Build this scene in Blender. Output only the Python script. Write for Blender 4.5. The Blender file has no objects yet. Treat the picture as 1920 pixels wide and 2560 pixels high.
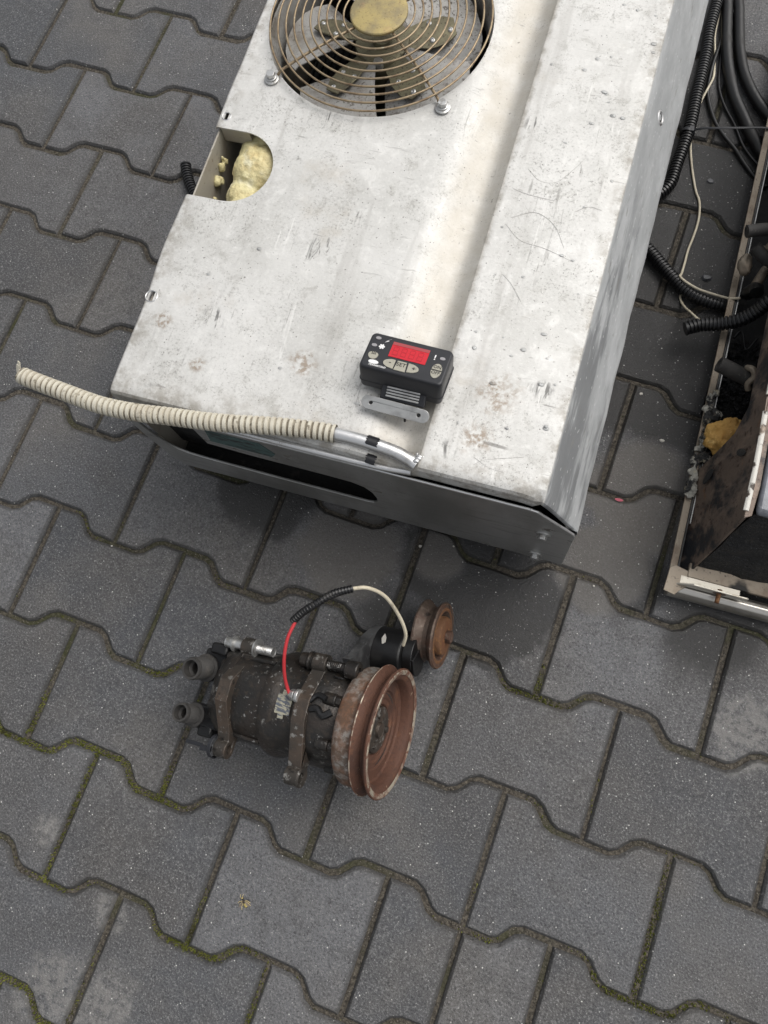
import bpy, bmesh, math, random
from mathutils import Vector, Matrix, noise as mnoise
from mathutils.geometry import tessellate_polygon

random.seed(7)
scene = bpy.context.scene
COL = scene.collection

# ------------------------------------------------------------------ camera
cam_d = bpy.data.cameras.new('camera'); cam = bpy.data.objects.new('camera', cam_d)
COL.objects.link(cam); scene.camera = cam
cam_d.sensor_fit = 'VERTICAL'; cam_d.sensor_height = 36.0; cam_d.sensor_width = 27.0
cam_d.lens = 27.10; cam_d.clip_start = 0.01; cam_d.clip_end = 500
RX = Vector((0.9332, 0.3439, -0.1047)); RY = Vector((0.3088, -0.9160, -0.2562)); RZ = Vector((-0.1840, 0.2068, -0.9609))
cam.matrix_world = Matrix(((RX.x, -RY.x, -RZ.x, -0.0693), (RX.y, -RY.y, -RZ.y, 0.2171),
                           (RX.z, -RY.z, -RZ.z, 0.9928), (0, 0, 0, 1)))

# ------------------------------------------------------------------ sky, sun, exposure
SUN_EL, SUN_AZ = math.radians(55), math.radians(48)      # azimuth of the sun, counter-clockwise from +X
world = bpy.data.worlds.new('World'); scene.world = world; world.use_nodes = True
wn = world.node_tree.nodes; wl = world.node_tree.links; wn.clear()
sky = wn.new('ShaderNodeTexSky'); sky.sky_type = 'NISHITA'; sky.sun_disc = False
sky.sun_elevation = SUN_EL; sky.sun_rotation = math.pi / 2 - SUN_AZ
sky.air_density = 1.6; sky.dust_density = 6.0; sky.ozone_density = 1.0
hsv = wn.new('ShaderNodeHueSaturation'); hsv.inputs['Saturation'].default_value = 0.22
bg = wn.new('ShaderNodeBackground'); bg.inputs['Strength'].default_value = 0.135
wo = wn.new('ShaderNodeOutputWorld')
wl.new(sky.outputs[0], hsv.inputs['Color']); wl.new(hsv.outputs[0], bg.inputs['Color']); wl.new(bg.outputs[0], wo.inputs['Surface'])
sun_d = bpy.data.lights.new('sun', 'SUN'); sun_d.energy = 1.1; sun_d.angle = math.radians(50); sun_d.color = (1.0, 0.97, 0.93)
sun = bpy.data.objects.new('sun', sun_d); COL.objects.link(sun)
sd = Vector((math.cos(SUN_EL) * math.cos(SUN_AZ), math.cos(SUN_EL) * math.sin(SUN_AZ), math.sin(SUN_EL)))
sun.rotation_euler = sd.to_track_quat('Z', 'Y').to_euler(); sun.location = sd * 4
scene.view_settings.view_transform = 'Standard'; scene.view_settings.look = 'None'
scene.view_settings.gamma = 1.0; scene.view_settings.use_curve_mapping = False
scene.view_settings.exposure = 0.0
scene.cycles.max_bounces = 5; scene.cycles.diffuse_bounces = 2; scene.cycles.glossy_bounces = 3; scene.cycles.transmission_bounces = 4; scene.cycles.caustics_reflective = False; scene.cycles.caustics_refractive = False
scene.render.resolution_x = 768; scene.render.resolution_y = 1024

# ------------------------------------------------------------------ material helper
def node_mat(name):
    m = bpy.data.materials.new(name); m.use_nodes = True
    nt = m.node_tree; nt.nodes.clear()
    out = nt.nodes.new('ShaderNodeOutputMaterial'); b = nt.nodes.new('ShaderNodeBsdfPrincipled')
    nt.links.new(b.outputs[0], out.inputs['Surface'])
    return m, nt, b

class G:
    """small node-graph helper"""
    def __init__(s, nt, coord):
        s.nt = nt; s.L = nt.links
        if coord == 'pos':
            s.co = nt.nodes.new('ShaderNodeNewGeometry').outputs['Position']
        else:
            s.co = nt.nodes.new('ShaderNodeTexCoord').outputs['Object']
        s.k = 0; s.cache = {}
    def new(s, t): return s.nt.nodes.new(t)
    def set(s, sock, v):
        if isinstance(v, (int, float, tuple, list)):
            if isinstance(v, (tuple, list)) and len(v) == 3 and sock.type == 'RGBA': v = (*v, 1)
            sock.default_value = v
        else: s.L.new(v, sock)
    def coord(s, stretch=None, rot=0.0, off=None):
        if stretch is None and rot == 0.0 and off is None: 
            off = (s.k * 3.7, s.k * 1.9, s.k * 2.3); s.k += 1
            stretch = (1, 1, 1)
        n = s.new('ShaderNodeMapping'); s.L.new(s.co, n.inputs['Vector'])
        n.inputs['Scale'].default_value = stretch or (1, 1, 1)
        n.inputs['Rotation'].default_value = (0, 0, rot)
        if off is None: off = (s.k * 3.7, s.k * 1.9, s.k * 2.3); s.k += 1
        n.inputs['Location'].default_value = off
        return n.outputs[0]
    def noise(s, scale, detail=4, rough=0.6, stretch=None, rot=0.0, dist=0.0):
        n = s.new('ShaderNodeTexNoise'); s.L.new(s.coord(stretch, rot), n.inputs['Vector'])
        n.inputs['Scale'].default_value = scale; n.inputs['Detail'].default_value = detail
        n.inputs['Roughness'].default_value = rough; n.inputs['Distortion'].default_value = dist
        return n.outputs['Fac']
    def vor(s, scale, rnd=1.0, stretch=None, rot=0.0, feature='F1', out='Distance'):
        n = s.new('ShaderNodeTexVoronoi'); s.L.new(s.coord(stretch, rot), n.inputs['Vector'])
        n.feature = feature
        n.inputs['Scale'].default_value = scale; n.inputs['Randomness'].default_value = rnd
        return n.outputs[out]
    def ramp(s, v, lo, hi, a=0.0, b=1.0):
        n = s.new('ShaderNodeMapRange'); n.interpolation_type = 'SMOOTHSTEP'; s.set(n.inputs['Value'], v)
        n.inputs['From Min'].default_value = lo; n.inputs['From Max'].default_value = hi
        n.inputs['To Min'].default_value = a; n.inputs['To Max'].default_value = b
        return n.outputs[0]
    def math(s, op, a, b=0.0, clamp=False):
        n = s.new('ShaderNodeMath'); n.operation = op; n.use_clamp = clamp
        s.set(n.inputs[0], a); s.set(n.inputs[1], b); return n.outputs[0]
    def mix(s, f, a, b, mode='MIX'):
        n = s.new('ShaderNodeMix'); n.data_type = 'RGBA'; n.blend_type = mode
        s.set(n.inputs[0], f); s.set(n.inputs[6], a); s.set(n.inputs[7], b); return n.outputs[2]
    def mixf(s, f, a, b):
        n = s.new('ShaderNodeMix'); n.data_type = 'FLOAT'
        s.set(n.inputs[0], f); s.set(n.inputs[2], a); s.set(n.inputs[3], b); return n.outputs[0]
    def blob(s, x, y, r, soft=0.5, wob=0.6, nscale=14, z=None):
        """irregular patch (stains, wet and dry patches, painted ground shade) centred at x, y"""
        n = s.new('ShaderNodeVectorMath'); n.operation = 'DISTANCE'; s.L.new(s.co, n.inputs[0])
        if z is None:
            m = s.new('ShaderNodeVectorMath'); m.operation = 'MULTIPLY'; s.L.new(s.co, m.inputs[0]); m.inputs[1].default_value = (1, 1, 0)
            s.L.new(m.outputs[0], n.inputs[0])
        n.inputs[1].default_value = (x, y, z or 0)
        d = s.math('DIVIDE', n.outputs['Value'], r)
        key = 14 if nscale < 30 else 55
        if key not in s.cache: s.cache[key] = s.math('SUBTRACT', s.noise(key, 4, 0.6), 0.5)
        d = s.math('ADD', d, s.math('MULTIPLY', s.cache[key], wob * 2))
        return s.ramp(d, 1.0, 1.0 - soft)
    def mx(s, *v):
        r = v[0]
        for q in v[1:]: r = s.math('MAXIMUM', r, q)
        return r
    def bump(s, b, h, dist, strength=1.0, prev=None):
        n = s.new('ShaderNodeBump'); n.inputs['Distance'].default_value = dist; n.inputs['Strength'].default_value = strength
        s.set(n.inputs['Height'], h)
        if prev is not None: s.L.new(prev, n.inputs['Normal'])
        s.L.new(n.outputs[0], b.inputs['Normal']); return n.outputs[0]

def mat(name, base, metal=0.0, rough=0.6, layers=(), bump=None, coord='obj', spec=0.5, **kw):
    """layers: dicts {t: noise|vor, scale, lo, hi, col, [amt, stretch, rot, rough, metal, detail]}"""
    m, nt, b = node_mat(name); g = G(nt, coord)
    col = (*base, 1); r = rough; me = metal
    for l in layers:
        if l['t'] == 'noise': f = g.noise(l['scale'], l.get('detail', 5), l.get('nr', 0.62), l.get('stretch'), l.get('rot', 0.0), l.get('dist', 0.0))
        else: f = g.vor(l['scale'], 1.0, l.get('stretch'), l.get('rot', 0.0))
        f = g.ramp(f, l['lo'], l['hi'])
        if 'gate' in l:
            gs, gl, gh = l['gate']; f = g.math('MULTIPLY', f, g.ramp(g.noise(gs, 4, 0.6), gl, gh))
        f = g.math('MULTIPLY', f, l.get('amt', 1.0))
        col = g.mix(f, col, l['col'])
        if 'rough' in l: r = g.mixf(f, r, l['rough'])
        if 'metal' in l: me = g.mixf(f, me, l['metal'])
    g.set(b.inputs['Base Color'], col); g.set(b.inputs['Roughness'], r); g.set(b.inputs['Metallic'], me)
    b.inputs['Specular IOR Level'].default_value = spec
    for k, v in kw.items(): b.inputs[k].default_value = v
    prev = None
    for bs in (bump or ()):
        h = g.noise(bs[0], 5, 0.6, bs[3] if len(bs) > 3 else None)
        prev = g.bump(b, h, bs[1], bs[2], prev)
    return m

N = lambda **k: dict(t='noise', **k)
VR = lambda **k: dict(t='vor', **k)
M = {}

# paving stone: dark concrete with pale and dark grains, dirt towards the joints, wet and dry patches, some painted shade
def paver_material():
    m, nt, b = node_mat('dark concrete paver'); g = G(nt, 'pos')
    oi = g.new('ShaderNodeObjectInfo').outputs['Random']
    base = g.mix(oi, (0.058, 0.061, 0.068), (0.132, 0.133, 0.140))
    base = g.mix(g.ramp(g.noise(5.5, 4, 0.6), 0.40, 0.70), base, (0.112, 0.106, 0.101))
    base = g.mix(g.math('MULTIPLY', g.ramp(g.noise(30, 4, 0.65), 0.45, 0.72), 0.55), base, (0.062, 0.061, 0.062))
    damp = g.ramp(g.noise(3.1, 4, 0.6, None, 0, 0.5), 0.47, 0.62)
    base = g.mix(g.math('MULTIPLY', damp, 0.45), base, (0.058, 0.054, 0.052))
    fine = g.noise(400, 3, 0.8)
    base = g.mix(g.math('MULTIPLY', g.ramp(fine, 0.52, 0.68), 0.90), base, (0.215, 0.213, 0.212))
    base = g.mix(g.math('MULTIPLY', g.ramp(fine, 0.48, 0.32), 0.88), base, (0.022, 0.022, 0.023))
    # dry, lighter patches
    dry = g.mx(g.blob(-0.29, 0.365, 0.085, 0.35, 0.35), g.blob(-0.17, 0.40, 0.045, 0.4, 0.3), g.blob(0.055, 0.56, 0.085, 0.25, 0.30, 9), g.blob(0.03, 0.45, 0.07, 0.3, 0.35))
    base = g.mix(g.math('MULTIPLY', dry, 0.65), base, (0.135, 0.124, 0.111))
    lite = g.mx(g.blob(-0.43, -0.245, 0.060, 0.45, 0.8, 20), g.blob(0.25, 0.315, 0.055, 0.45, 0.8, 16), g.blob(-0.40, -0.150, 0.026, 0.5, 0.8, 20),
                g.blob(-0.36, -0.24, 0.045, 0.5, 0.9, 18), g.blob(-0.52, -0.10, 0.024, 0.5, 0.8, 20))
    lite = g.math('MULTIPLY', lite, g.ramp(g.noise(80, 4, 0.7), 0.36, 0.60))
    base = g.mix(g.math('MULTIPLY', lite, 0.50), base, (0.27, 0.26, 0.245))
    base = g.mix(g.blob(0.235, 0.79, 0.03, 0.9, 0.5, 20), base, (0.17, 0.165, 0.16))
    # soaked patches around and between the units, darkened to paint in shade there
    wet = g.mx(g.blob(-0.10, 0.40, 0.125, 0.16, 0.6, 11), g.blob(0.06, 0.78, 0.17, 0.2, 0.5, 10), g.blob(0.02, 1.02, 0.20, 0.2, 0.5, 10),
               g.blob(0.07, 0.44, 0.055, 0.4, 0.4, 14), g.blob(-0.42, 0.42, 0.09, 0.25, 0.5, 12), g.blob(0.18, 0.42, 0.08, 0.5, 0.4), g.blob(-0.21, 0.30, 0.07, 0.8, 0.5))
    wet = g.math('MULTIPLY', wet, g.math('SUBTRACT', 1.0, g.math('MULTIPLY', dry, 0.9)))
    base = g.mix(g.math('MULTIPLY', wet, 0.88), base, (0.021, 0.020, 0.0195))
    # dirt collected at the chamfers
    at = g.new('ShaderNodeAttribute'); at.attribute_name = 'edge'
    e = g.math('MULTIPLY', g.ramp(g.math('ADD', at.outputs['Fac'], g.math('MULTIPLY', g.math('SUBTRACT', g.noise(45, 5, 0.65), 0.5), 0.55)), 0.35, 1.0), 0.46)
    base = g.mix(e, base, (0.036, 0.034, 0.031))
    # pale grains standing in the surface
    sp = g.math('MULTIPLY', g.ramp(g.vor(290), 0.22, 0.10), g.ramp(g.noise(160, 1, 0.7), 0.50, 0.60))
    base = g.mix(g.math('MULTIPLY', sp, 0.8), base, (0.36, 0.355, 0.345))
    sp2 = g.math('MULTIPLY', g.ramp(g.vor(118), 0.115, 0.065), g.ramp(g.noise(70, 1, 0.7), 0.47, 0.58))
    base = g.mix(g.math('MULTIPLY', sp2, 0.95), base, (0.66, 0.65, 0.62))
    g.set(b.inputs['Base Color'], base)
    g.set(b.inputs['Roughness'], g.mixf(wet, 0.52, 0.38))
    b.inputs['Specular IOR Level'].default_value = 0.55
    p = g.bump(b, fine, 0.0022, 0.8)
    p = g.bump(b, g.noise(38, 3, 0.6), 0.004, 0.35, p)
    return m
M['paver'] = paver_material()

def soil_material():
    m, nt, b = node_mat('joint soil'); g = G(nt, 'pos')
    c = g.mix(g.ramp(g.noise(260, 5, 0.7), 0.35, 0.7), (0.042, 0.037, 0.031), (0.150, 0.132, 0.106))
    c = g.mix(g.math('MULTIPLY', g.ramp(g.noise(9, 4, 0.6), 0.5, 0.68), 0.7), c, (0.045, 0.050, 0.018))
    c = g.mix(g.ramp(g.vor(420), 0.16, 0.08), c, (0.20, 0.18, 0.15))
    g.set(b.inputs['Base Color'], c); b.inputs['Roughness'].default_value = 0.9; b.inputs['Specular IOR Level'].default_value = 0.25
    g.bump(b, g.noise(300, 5, 0.7), 0.003, 1.0)
    return m
M['soil'] = soil_material()
M['moss'] = mat('moss', (0.115, 0.130, 0.024), 0, 0.9, [N(scale=60, lo=.4, hi=.65, col=(0.19, 0.20, 0.045)), N(scale=25, lo=.5, hi=.7, col=(0.05, 0.045, 0.02))], coord='pos', spec=0.2)
M['grit'] = mat('grit', (0.17, 0.150, 0.122), 0, 0.8, [N(scale=800, lo=.45, hi=.6, col=(0.06, 0.05, 0.042)), N(scale=600, lo=.60, hi=.66, col=(0.38, 0.36, 0.32))], coord='pos')

def cover_material():
    m, nt, b = node_mat('dirty bare aluminium sheet'); g = G(nt, 'obj')
    med = g.noise(42, 5, 0.72, None, 0, 0.4)
    c = g.mix(g.ramp(g.noise(7, 4, 0.62), 0.30, 0.70), (0.57, 0.57, 0.562), (0.68, 0.68, 0.678))
    c = g.mix(g.math('MULTIPLY', g.ramp(med, 0.52, 0.70), 0.55), c, (0.80, 0.80, 0.80))
    c = g.mix(g.math('MULTIPLY', g.ramp(med, 0.46, 0.30), 0.55), c, (0.40, 0.395, 0.375))
    grain = g.noise(330, 3, 0.75)
    gate = g.noise(11, 4, 0.65)
    patch = g.math('MULTIPLY', g.ramp(gate, 0.40, 0.62, 0.15, 1.0), g.ramp(med, 0.62, 0.40, 0.25, 1.0))
    c = g.mix(g.math('MULTIPLY', g.math('MULTIPLY', g.ramp(grain, 0.52, 0.68), 0.80), patch), c, (0.22, 0.215, 0.205))
    c = g.mix(g.math('MULTIPLY', g.ramp(grain, 0.44, 0.28), 0.45), c, (0.80, 0.80, 0.80))
    # wiped smears and fine directional scratches, pale and dark
    c = g.mix(g.math('MULTIPLY', g.ramp(g.noise(26, 4, 0.65, (1.0, 0.10, 1), 0.45), 0.54, 0.72), 0.40), c, (0.36, 0.35, 0.335))
    for sc_, st_, ro, lo, col_, am, g0, g1 in ((150, (1.0, 0.07, 1), 0.30, 0.64, (0.24, 0.235, 0.225), 0.55, 0.46, 0.60), (170, (0.08, 1.0, 1), 0.85, 0.65, (0.25, 0.245, 0.24), 0.5, 0.56, 0.44),
                                               (130, (1.0, 0.09, 1), -0.95, 0.63, (0.84, 0.84, 0.84), 0.45, 0.42, 0.60)):
        f = g.math('MULTIPLY', g.ramp(g.noise(sc_, 3, 0.6, st_, ro, 1.2), lo, lo + 0.07), g.ramp(gate, g0, g1))
        c = g.mix(g.math('MULTIPLY', f, am), c, col_)
    # beige grime in the channel and brown stains
    sx = g.new('ShaderNodeSeparateXYZ'); nt.links.new(g.co, sx.inputs[0])
    X, Y, Zc = sx.outputs
    ch = g.math('MULTIPLY', g.ramp(X, 0.278, 0.306), g.ramp(X, 0.347, 0.340))
    c = g.mix(g.math('MULTIPLY', ch, g.ramp(g.noise(30, 5), 0.2, 0.7, 0.35, 0.85)), c, (0.50, 0.470, 0.420))
    c = g.mix(g.math('MULTIPLY', g.ramp(g.noise(10, 6, 0.65), 0.58, 0.76), 0.5), c, (0.45, 0.405, 0.34))
    st = g.mx(g.blob(0.030, 0.095, 0.014, 0.6, 0.8, 60), g.blob(0.195, 0.085, 0.020, 0.8, 0.8, 50), g.blob(0.085, 0.055, 0.012, 0.8, 0.9, 70), g.blob(0.40, 0.10, 0.03, 0.9, 0.8, 40), g.blob(0.39, 0.05, 0.022, 0.9, 0.8, 40))
    c = g.mix(g.math('MULTIPLY', st, g.ramp(g.noise(170, 4), 0.40, 0.6, 0, 0.75)), c, (0.27, 0.20, 0.14))
    # rubbed dark marks
    f = g.math('MULTIPLY', g.ramp(g.noise(55, 3, 0.6, (0.16, 1.2, 1), 0.5, 0.5), 0.66, 0.71), g.ramp(gate, 0.52, 0.62))
    c = g.mix(g.math('MULTIPLY', f, 0.7), c, (0.20, 0.195, 0.185))
    # scraped patches
    sm = g.mx(g.blob(0.168, 0.218, 0.022, 0.7, 0.7, 60), g.blob(0.087, 0.112, 0.018, 0.7, 0.8, 60), g.blob(0.205, 0.262, 0.014, 0.8, 0.8, 60), g.blob(0.355, 0.42, 0.012, 0.7, 0.8, 60), g.blob(0.44, 0.115, 0.014, 0.7, 0.9, 60), g.blob(0.125, 0.382, 0.018, 0.8, 0.9, 60), g.blob(0.365, 0.032, 0.012, 0.8, 0.8, 60))
    f = g.math('MULTIPLY', sm, g.ramp(g.noise(140, 3, 0.65, (1.0, 0.18, 1), 0.9, 0.8), 0.50, 0.60))
    c = g.mix(g.math('MULTIPLY', f, 0.85), c, (0.13, 0.128, 0.125))
    # pits and flecks
    f = g.math('MULTIPLY', g.ramp(g.vor(170, 1, None, 0), 0.15, 0.07), g.ramp(g.noise(40, 4, 0.7), 0.47, 0.60))
    c = g.mix(g.math('MULTIPLY', f, 0.9), c, (0.10, 0.095, 0.09))
    f = g.math('MULTIPLY', g.ramp(g.vor(420), 0.22, 0.10), g.ramp(med, 0.54, 0.38))
    c = g.mix(g.math('MULTIPLY', f, 0.75), c, (0.20, 0.19, 0.18))
    f = g.math('MULTIPLY', g.ramp(g.noise(260, 3, 0.6), 0.655, 0.72), g.ramp(g.noise(12, 3), 0.40, 0.58))
    c = g.mix(g.math('MULTIPLY', f, 0.8), c, (0.16, 0.15, 0.14))
    # same sheet on the flank: its dimmer light painted as grey, with dark rub marks
    fl = g.ramp(X, 0.4690, 0.4712)
    fc = g.mix(g.ramp(g.noise(40, 6, 0.7, (1.0, 0.35, 1)), 0.35, 0.7), (0.37, 0.38, 0.385), (0.50, 0.51, 0.515))
    fc = g.mix(g.math('MULTIPLY', g.ramp(g.noise(26, 5, 0.65, (1.0, 0.16, 1.0)), 0.52, 0.62), g.ramp(Y, 0.46, 0.26, 0.08, 0.7)), fc, (0.15, 0.155, 0.16))
    fc = g.mix(g.math('MULTIPLY', g.ramp(g.vor(210, 1, (1, 0.3, 1)), 0.14, 0.08), 0.7), fc, (0.70, 0.70, 0.70))
    fc = g.mix(g.math('MULTIPLY', g.ramp(g.noise(150, 4, 0.7, (1, 0.2, 1), 0.5), 0.60, 0.68), 0.6), fc, (0.24, 0.235, 0.22))
    ed = g.mx(g.ramp(X, 0.030, 0.0), g.ramp(Y, 0.045, 0.004), g.math('MULTIPLY', g.ramp(X, 0.350, 0.3435), g.ramp(X, 0.338, 0.343)), g.ramp(X, 0.452, 0.470))
    c = g.mix(g.math('MULTIPLY', ed, g.ramp(g.noise(60, 5, 0.7), 0.42, 0.66, 0.0, 0.7)), c, (0.30, 0.275, 0.24))
    c = g.mix(1.0, c, (0.975, 0.965, 0.935), 'MULTIPLY')
    c = g.mix(fl, c, fc)
    g.set(b.inputs['Base Color'], c)
    b.inputs['Metallic'].default_value = 0.30
    g.set(b.inputs['Roughness'], g.mixf(g.noise(35, 5, 0.65), 0.42, 0.70))
    p = g.bump(b, g.noise(9, 4, 0.5), 0.004, 0.35)
    p = g.bump(b, g.noise(150, 4, 0.65), 0.0008, 0.35, p)
    return m
M['cover'] = cover_material()
M['end_plate'] = mat('dull aluminium end plate', (0.52, 0.52, 0.51), 0.85, 0.45, [N(scale=9, lo=.4, hi=.66, col=(0.36, 0.355, 0.34), stretch=(1, 1, 0.4)), N(scale=120, lo=.52, hi=.70, col=(0.28, 0.275, 0.26), stretch=(.15, 1, 1), amt=.6), N(scale=70, lo=.56, hi=.66, col=(0.10, 0.085, 0.07), gate=(9, .50, .62), amt=.9, rough=.8, metal=.1), VR(scale=160, lo=.12, hi=.06, col=(0.75, 0.75, 0.73), amt=.6)], bump=[(30, .002, .25), (300, .0006, .3)])
M['alu'] = mat('bare aluminium tube', (0.72, 0.72, 0.72), 0.85, 0.36, [N(scale=40, lo=.5, hi=.7, col=(0.50, 0.49, 0.47)), N(scale=220, lo=.64, hi=.7, col=(0.2, 0.19, 0.18), amt=.7)], bump=[(60, .001, .3)])
M['inner_wall'] = mat('soiled aluminium inner wall', (0.46, 0.43, 0.37), 0.35, 0.5, [N(scale=20, lo=.45, hi=.7, col=(0.38, 0.32, 0.25)), N(scale=160, lo=.62, hi=.68, col=(0.18, 0.14, 0.10), amt=.6)], bump=[(25, .002, .2)])
M['interior'] = mat('black interior', (0.020, 0.020, 0.020), 0.0, 0.75, [N(scale=40, lo=.55, hi=.7, col=(0.06, 0.055, 0.05))], bump=[(80, .003, .6)])  # near-black colour for inner parts, rails and hole discs
M['blade'] = mat('grimy aluminium fan blade', (0.43, 0.42, 0.40), 0.35, 0.55, [N(scale=26, lo=.45, hi=.70, col=(0.22, 0.19, 0.155), amt=.8), N(scale=260, lo=.52, hi=.64, col=(0.09, 0.075, 0.06), gate=(22, .38, .60), amt=.9, metal=0.05, rough=.85), VR(scale=260, lo=.22, hi=.1, col=(0.08, 0.06, 0.05), gate=(14, .42, .6), amt=.85)], bump=[(40, .002, .3), (300, .001, .5)])
M['zinc'] = mat('yellow zinc plate', (0.47, 0.375, 0.165), 0.5, 0.48, [N(scale=28, lo=.42, hi=.66, col=(0.29, 0.24, 0.14)), N(scale=45, lo=.56, hi=.74, col=(0.44, 0.26, 0.15), amt=.45), N(scale=420, lo=.58, hi=.68, col=(0.14, 0.10, 0.05), amt=.75), N(scale=300, lo=.56, hi=.70, col=(0.44, 0.39, 0.23), amt=.5)], bump=[(300, .0006, .4)])
M['zinc_dull'] = mat('olive zinc spider', (0.23, 0.21, 0.135), 0.55, 0.55, [N(scale=30, lo=.42, hi=.68, col=(0.12, 0.108, 0.075)), N(scale=300, lo=.56, hi=.66, col=(0.06, 0.05, 0.04), amt=.8)], bump=[(120, .001, .4)])
M['wire'] = mat('bronze guard wire', (0.36, 0.28, 0.18), 0.6, 0.45, [N(scale=90, lo=.45, hi=.7, col=(0.21, 0.145, 0.09)), N(scale=200, lo=.6, hi=.7, col=(0.50, 0.44, 0.33))])
M['bolt'] = mat('zinc bolt', (0.56, 0.56, 0.55), 0.8, 0.38, [N(scale=120, lo=.5, hi=.66, col=(0.33, 0.32, 0.30))])
M['hose'] = mat('cream corrugated hose', (0.60, 0.565, 0.47), 0.0, 0.5, [N(scale=35, lo=.45, hi=.72, col=(0.47, 0.42, 0.33)), N(scale=150, lo=.55, hi=.68, col=(0.17, 0.14, 0.10), gate=(26, .40, .60), amt=.9), N(scale=14, lo=.55, hi=.75, col=(0.34, 0.30, 0.24), amt=.6)], bump=[(120, .001, .4)])
M['hose_dirty'] = mat('grimy hose groove', (0.36, 0.325, 0.255), 0.0, 0.6, [N(scale=40, lo=.42, hi=.62, col=(0.17, 0.145, 0.105)), N(scale=160, lo=.55, hi=.66, col=(0.08, 0.065, 0.045), amt=.8)])
M['tape'] = mat('black tape', (0.012, 0.012, 0.014), 0, 0.30, bump=[(90, .001, .4)])
M['foam'] = mat('cream expanding foam', (0.70, 0.63, 0.35), 0.0, 0.48, [N(scale=24, lo=.45, hi=.72, col=(0.58, 0.44, 0.20), amt=.7), N(scale=46, lo=.52, hi=.7, col=(0.74, 0.69, 0.47)), N(scale=120, lo=.62, hi=.72, col=(0.40, 0.30, 0.14), amt=.5)], bump=[(60, .006, .7), (220, .002, .5)])
M['foam_orange'] = mat('ochre foam', (0.48, 0.28, 0.075), 0.0, 0.75, [N(scale=30, lo=.42, hi=.7, col=(0.34, 0.17, 0.04)), N(scale=70, lo=.55, hi=.7, col=(0.68, 0.45, 0.16)), N(scale=18, lo=.64, hi=.74, col=(0.05, 0.035, 0.02))], bump=[(70, .005, .8)])
M['foam_torn'] = mat('torn sooty foam strip', (0.40, 0.39, 0.345), 0.0, 0.85, [N(scale=55, lo=.46, hi=.54, col=(0.030, 0.030, 0.030)), N(scale=60, lo=.56, hi=.68, col=(0.52, 0.46, 0.33), amt=.7), N(scale=110, lo=.58, hi=.66, col=(0.10, 0.085, 0.07))], bump=[(90, .006, 1.0)])
M['plastic'] = mat('black moulded plastic', (0.017, 0.018, 0.022), 0.0, 0.42, [N(scale=30, lo=.5, hi=.75, col=(0.030, 0.031, 0.036), rough=.5), VR(scale=300, lo=.08, hi=.04, col=(0.2, 0.2, 0.2), amt=.4)], bump=[(900, .0003, .35)])
M['black_gloss'] = mat('black ribbed conduit', (0.010, 0.010, 0.011), 0.0, 0.36, [N(scale=50, lo=.58, hi=.72, col=(0.03, 0.028, 0.025), rough=.6)])
M['rubber'] = mat('black rubber hose', (0.007, 0.007, 0.0075), 0.0, 0.38, [N(scale=40, lo=.5, hi=.7, col=(0.014, 0.0135, 0.013), rough=.6)], bump=[(120, .001, .4)])
M['rubber_grey'] = mat('weathered rubber pipe', (0.040, 0.038, 0.036), 0.0, 0.7, [N(scale=40, lo=.5, hi=.7, col=(0.075, 0.068, 0.060)), N(scale=160, lo=.6, hi=.7, col=(0.16, 0.15, 0.13), amt=.6)], bump=[(150, .001, .5)])
M['button'] = mat('grey rubber button', (0.36, 0.345, 0.285), 0.0, 0.6, [N(scale=160, lo=.5, hi=.75, col=(0.29, 0.275, 0.23))])
M['lamp_off'] = mat('unlit indicator lens', (0.30, 0.29, 0.30), 0.0, 0.3)
M['red_screen'] = mat('red display window', (0.56, 0.018, 0.030), 0.0, 0.18, [N(scale=60, lo=.4, hi=.8, col=(0.48, 0.015, 0.028))])
M['red_dark'] = mat('unlit display segment', (0.40, 0.012, 0.022), 0.0, 0.25)
M['red_top'] = mat('dusty red display edge', (0.36, 0.06, 0.065), 0.0, 0.35)
M['print_white'] = mat('white print', (0.78, 0.78, 0.77), 0.0, 0.5)
M['print_dark'] = mat('black print', (0.012, 0.012, 0.012), 0.0, 0.5)
M['bracket'] = mat('scuffed grey steel bracket', (0.46, 0.465, 0.46), 0.4, 0.42, [N(scale=50, lo=.45, hi=.7, col=(0.30, 0.30, 0.297)), N(scale=200, lo=.6, hi=.68, col=(0.4, 0.4, 0.4), amt=.6)], bump=[(150, .0006, .4)])
M['cast'] = mat('oily dark cast housing', (0.029, 0.0275, 0.026), 0.45, 0.34, [N(scale=16, lo=.45, hi=.66, col=(0.054, 0.043, 0.036), amt=.8), N(scale=120, lo=.50, hi=.70, col=(0.055, 0.045, 0.036)), N(scale=42, lo=.60, hi=.68, col=(0.30, 0.29, 0.27), gate=(17, .46, .56), amt=.85, metal=.6, rough=.45), N(scale=170, lo=.59, hi=.66, col=(0.40, 0.39, 0.37), gate=(20, .46, .58), amt=.85, metal=.5), N(scale=24, lo=.56, hi=.7, col=(0.012, 0.011, 0.010), amt=.8, rough=.3)], bump=[(45, .003, .4), (260, .001, .6)])
M['cast_bright'] = mat('worn grey cast ear', (0.060, 0.053, 0.046), 0.5, 0.45, [N(scale=22, lo=.45, hi=.68, col=(0.105, 0.078, 0.060)), N(scale=130, lo=.56, hi=.66, col=(0.34, 0.33, 0.31), amt=.7), N(scale=60, lo=.60, hi=.70, col=(0.02, 0.018, 0.016))], bump=[(60, .002, .4), (300, .001, .5)])
M['steel_dark'] = mat('dull grey steel bracket', (0.15, 0.152, 0.155), 0.55, 0.45, [N(scale=35, lo=.42, hi=.62, col=(0.060, 0.060, 0.062)), N(scale=150, lo=.58, hi=.68, col=(0.28, 0.29, 0.30), amt=.7)], bump=[(120, .001, .4)])
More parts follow.
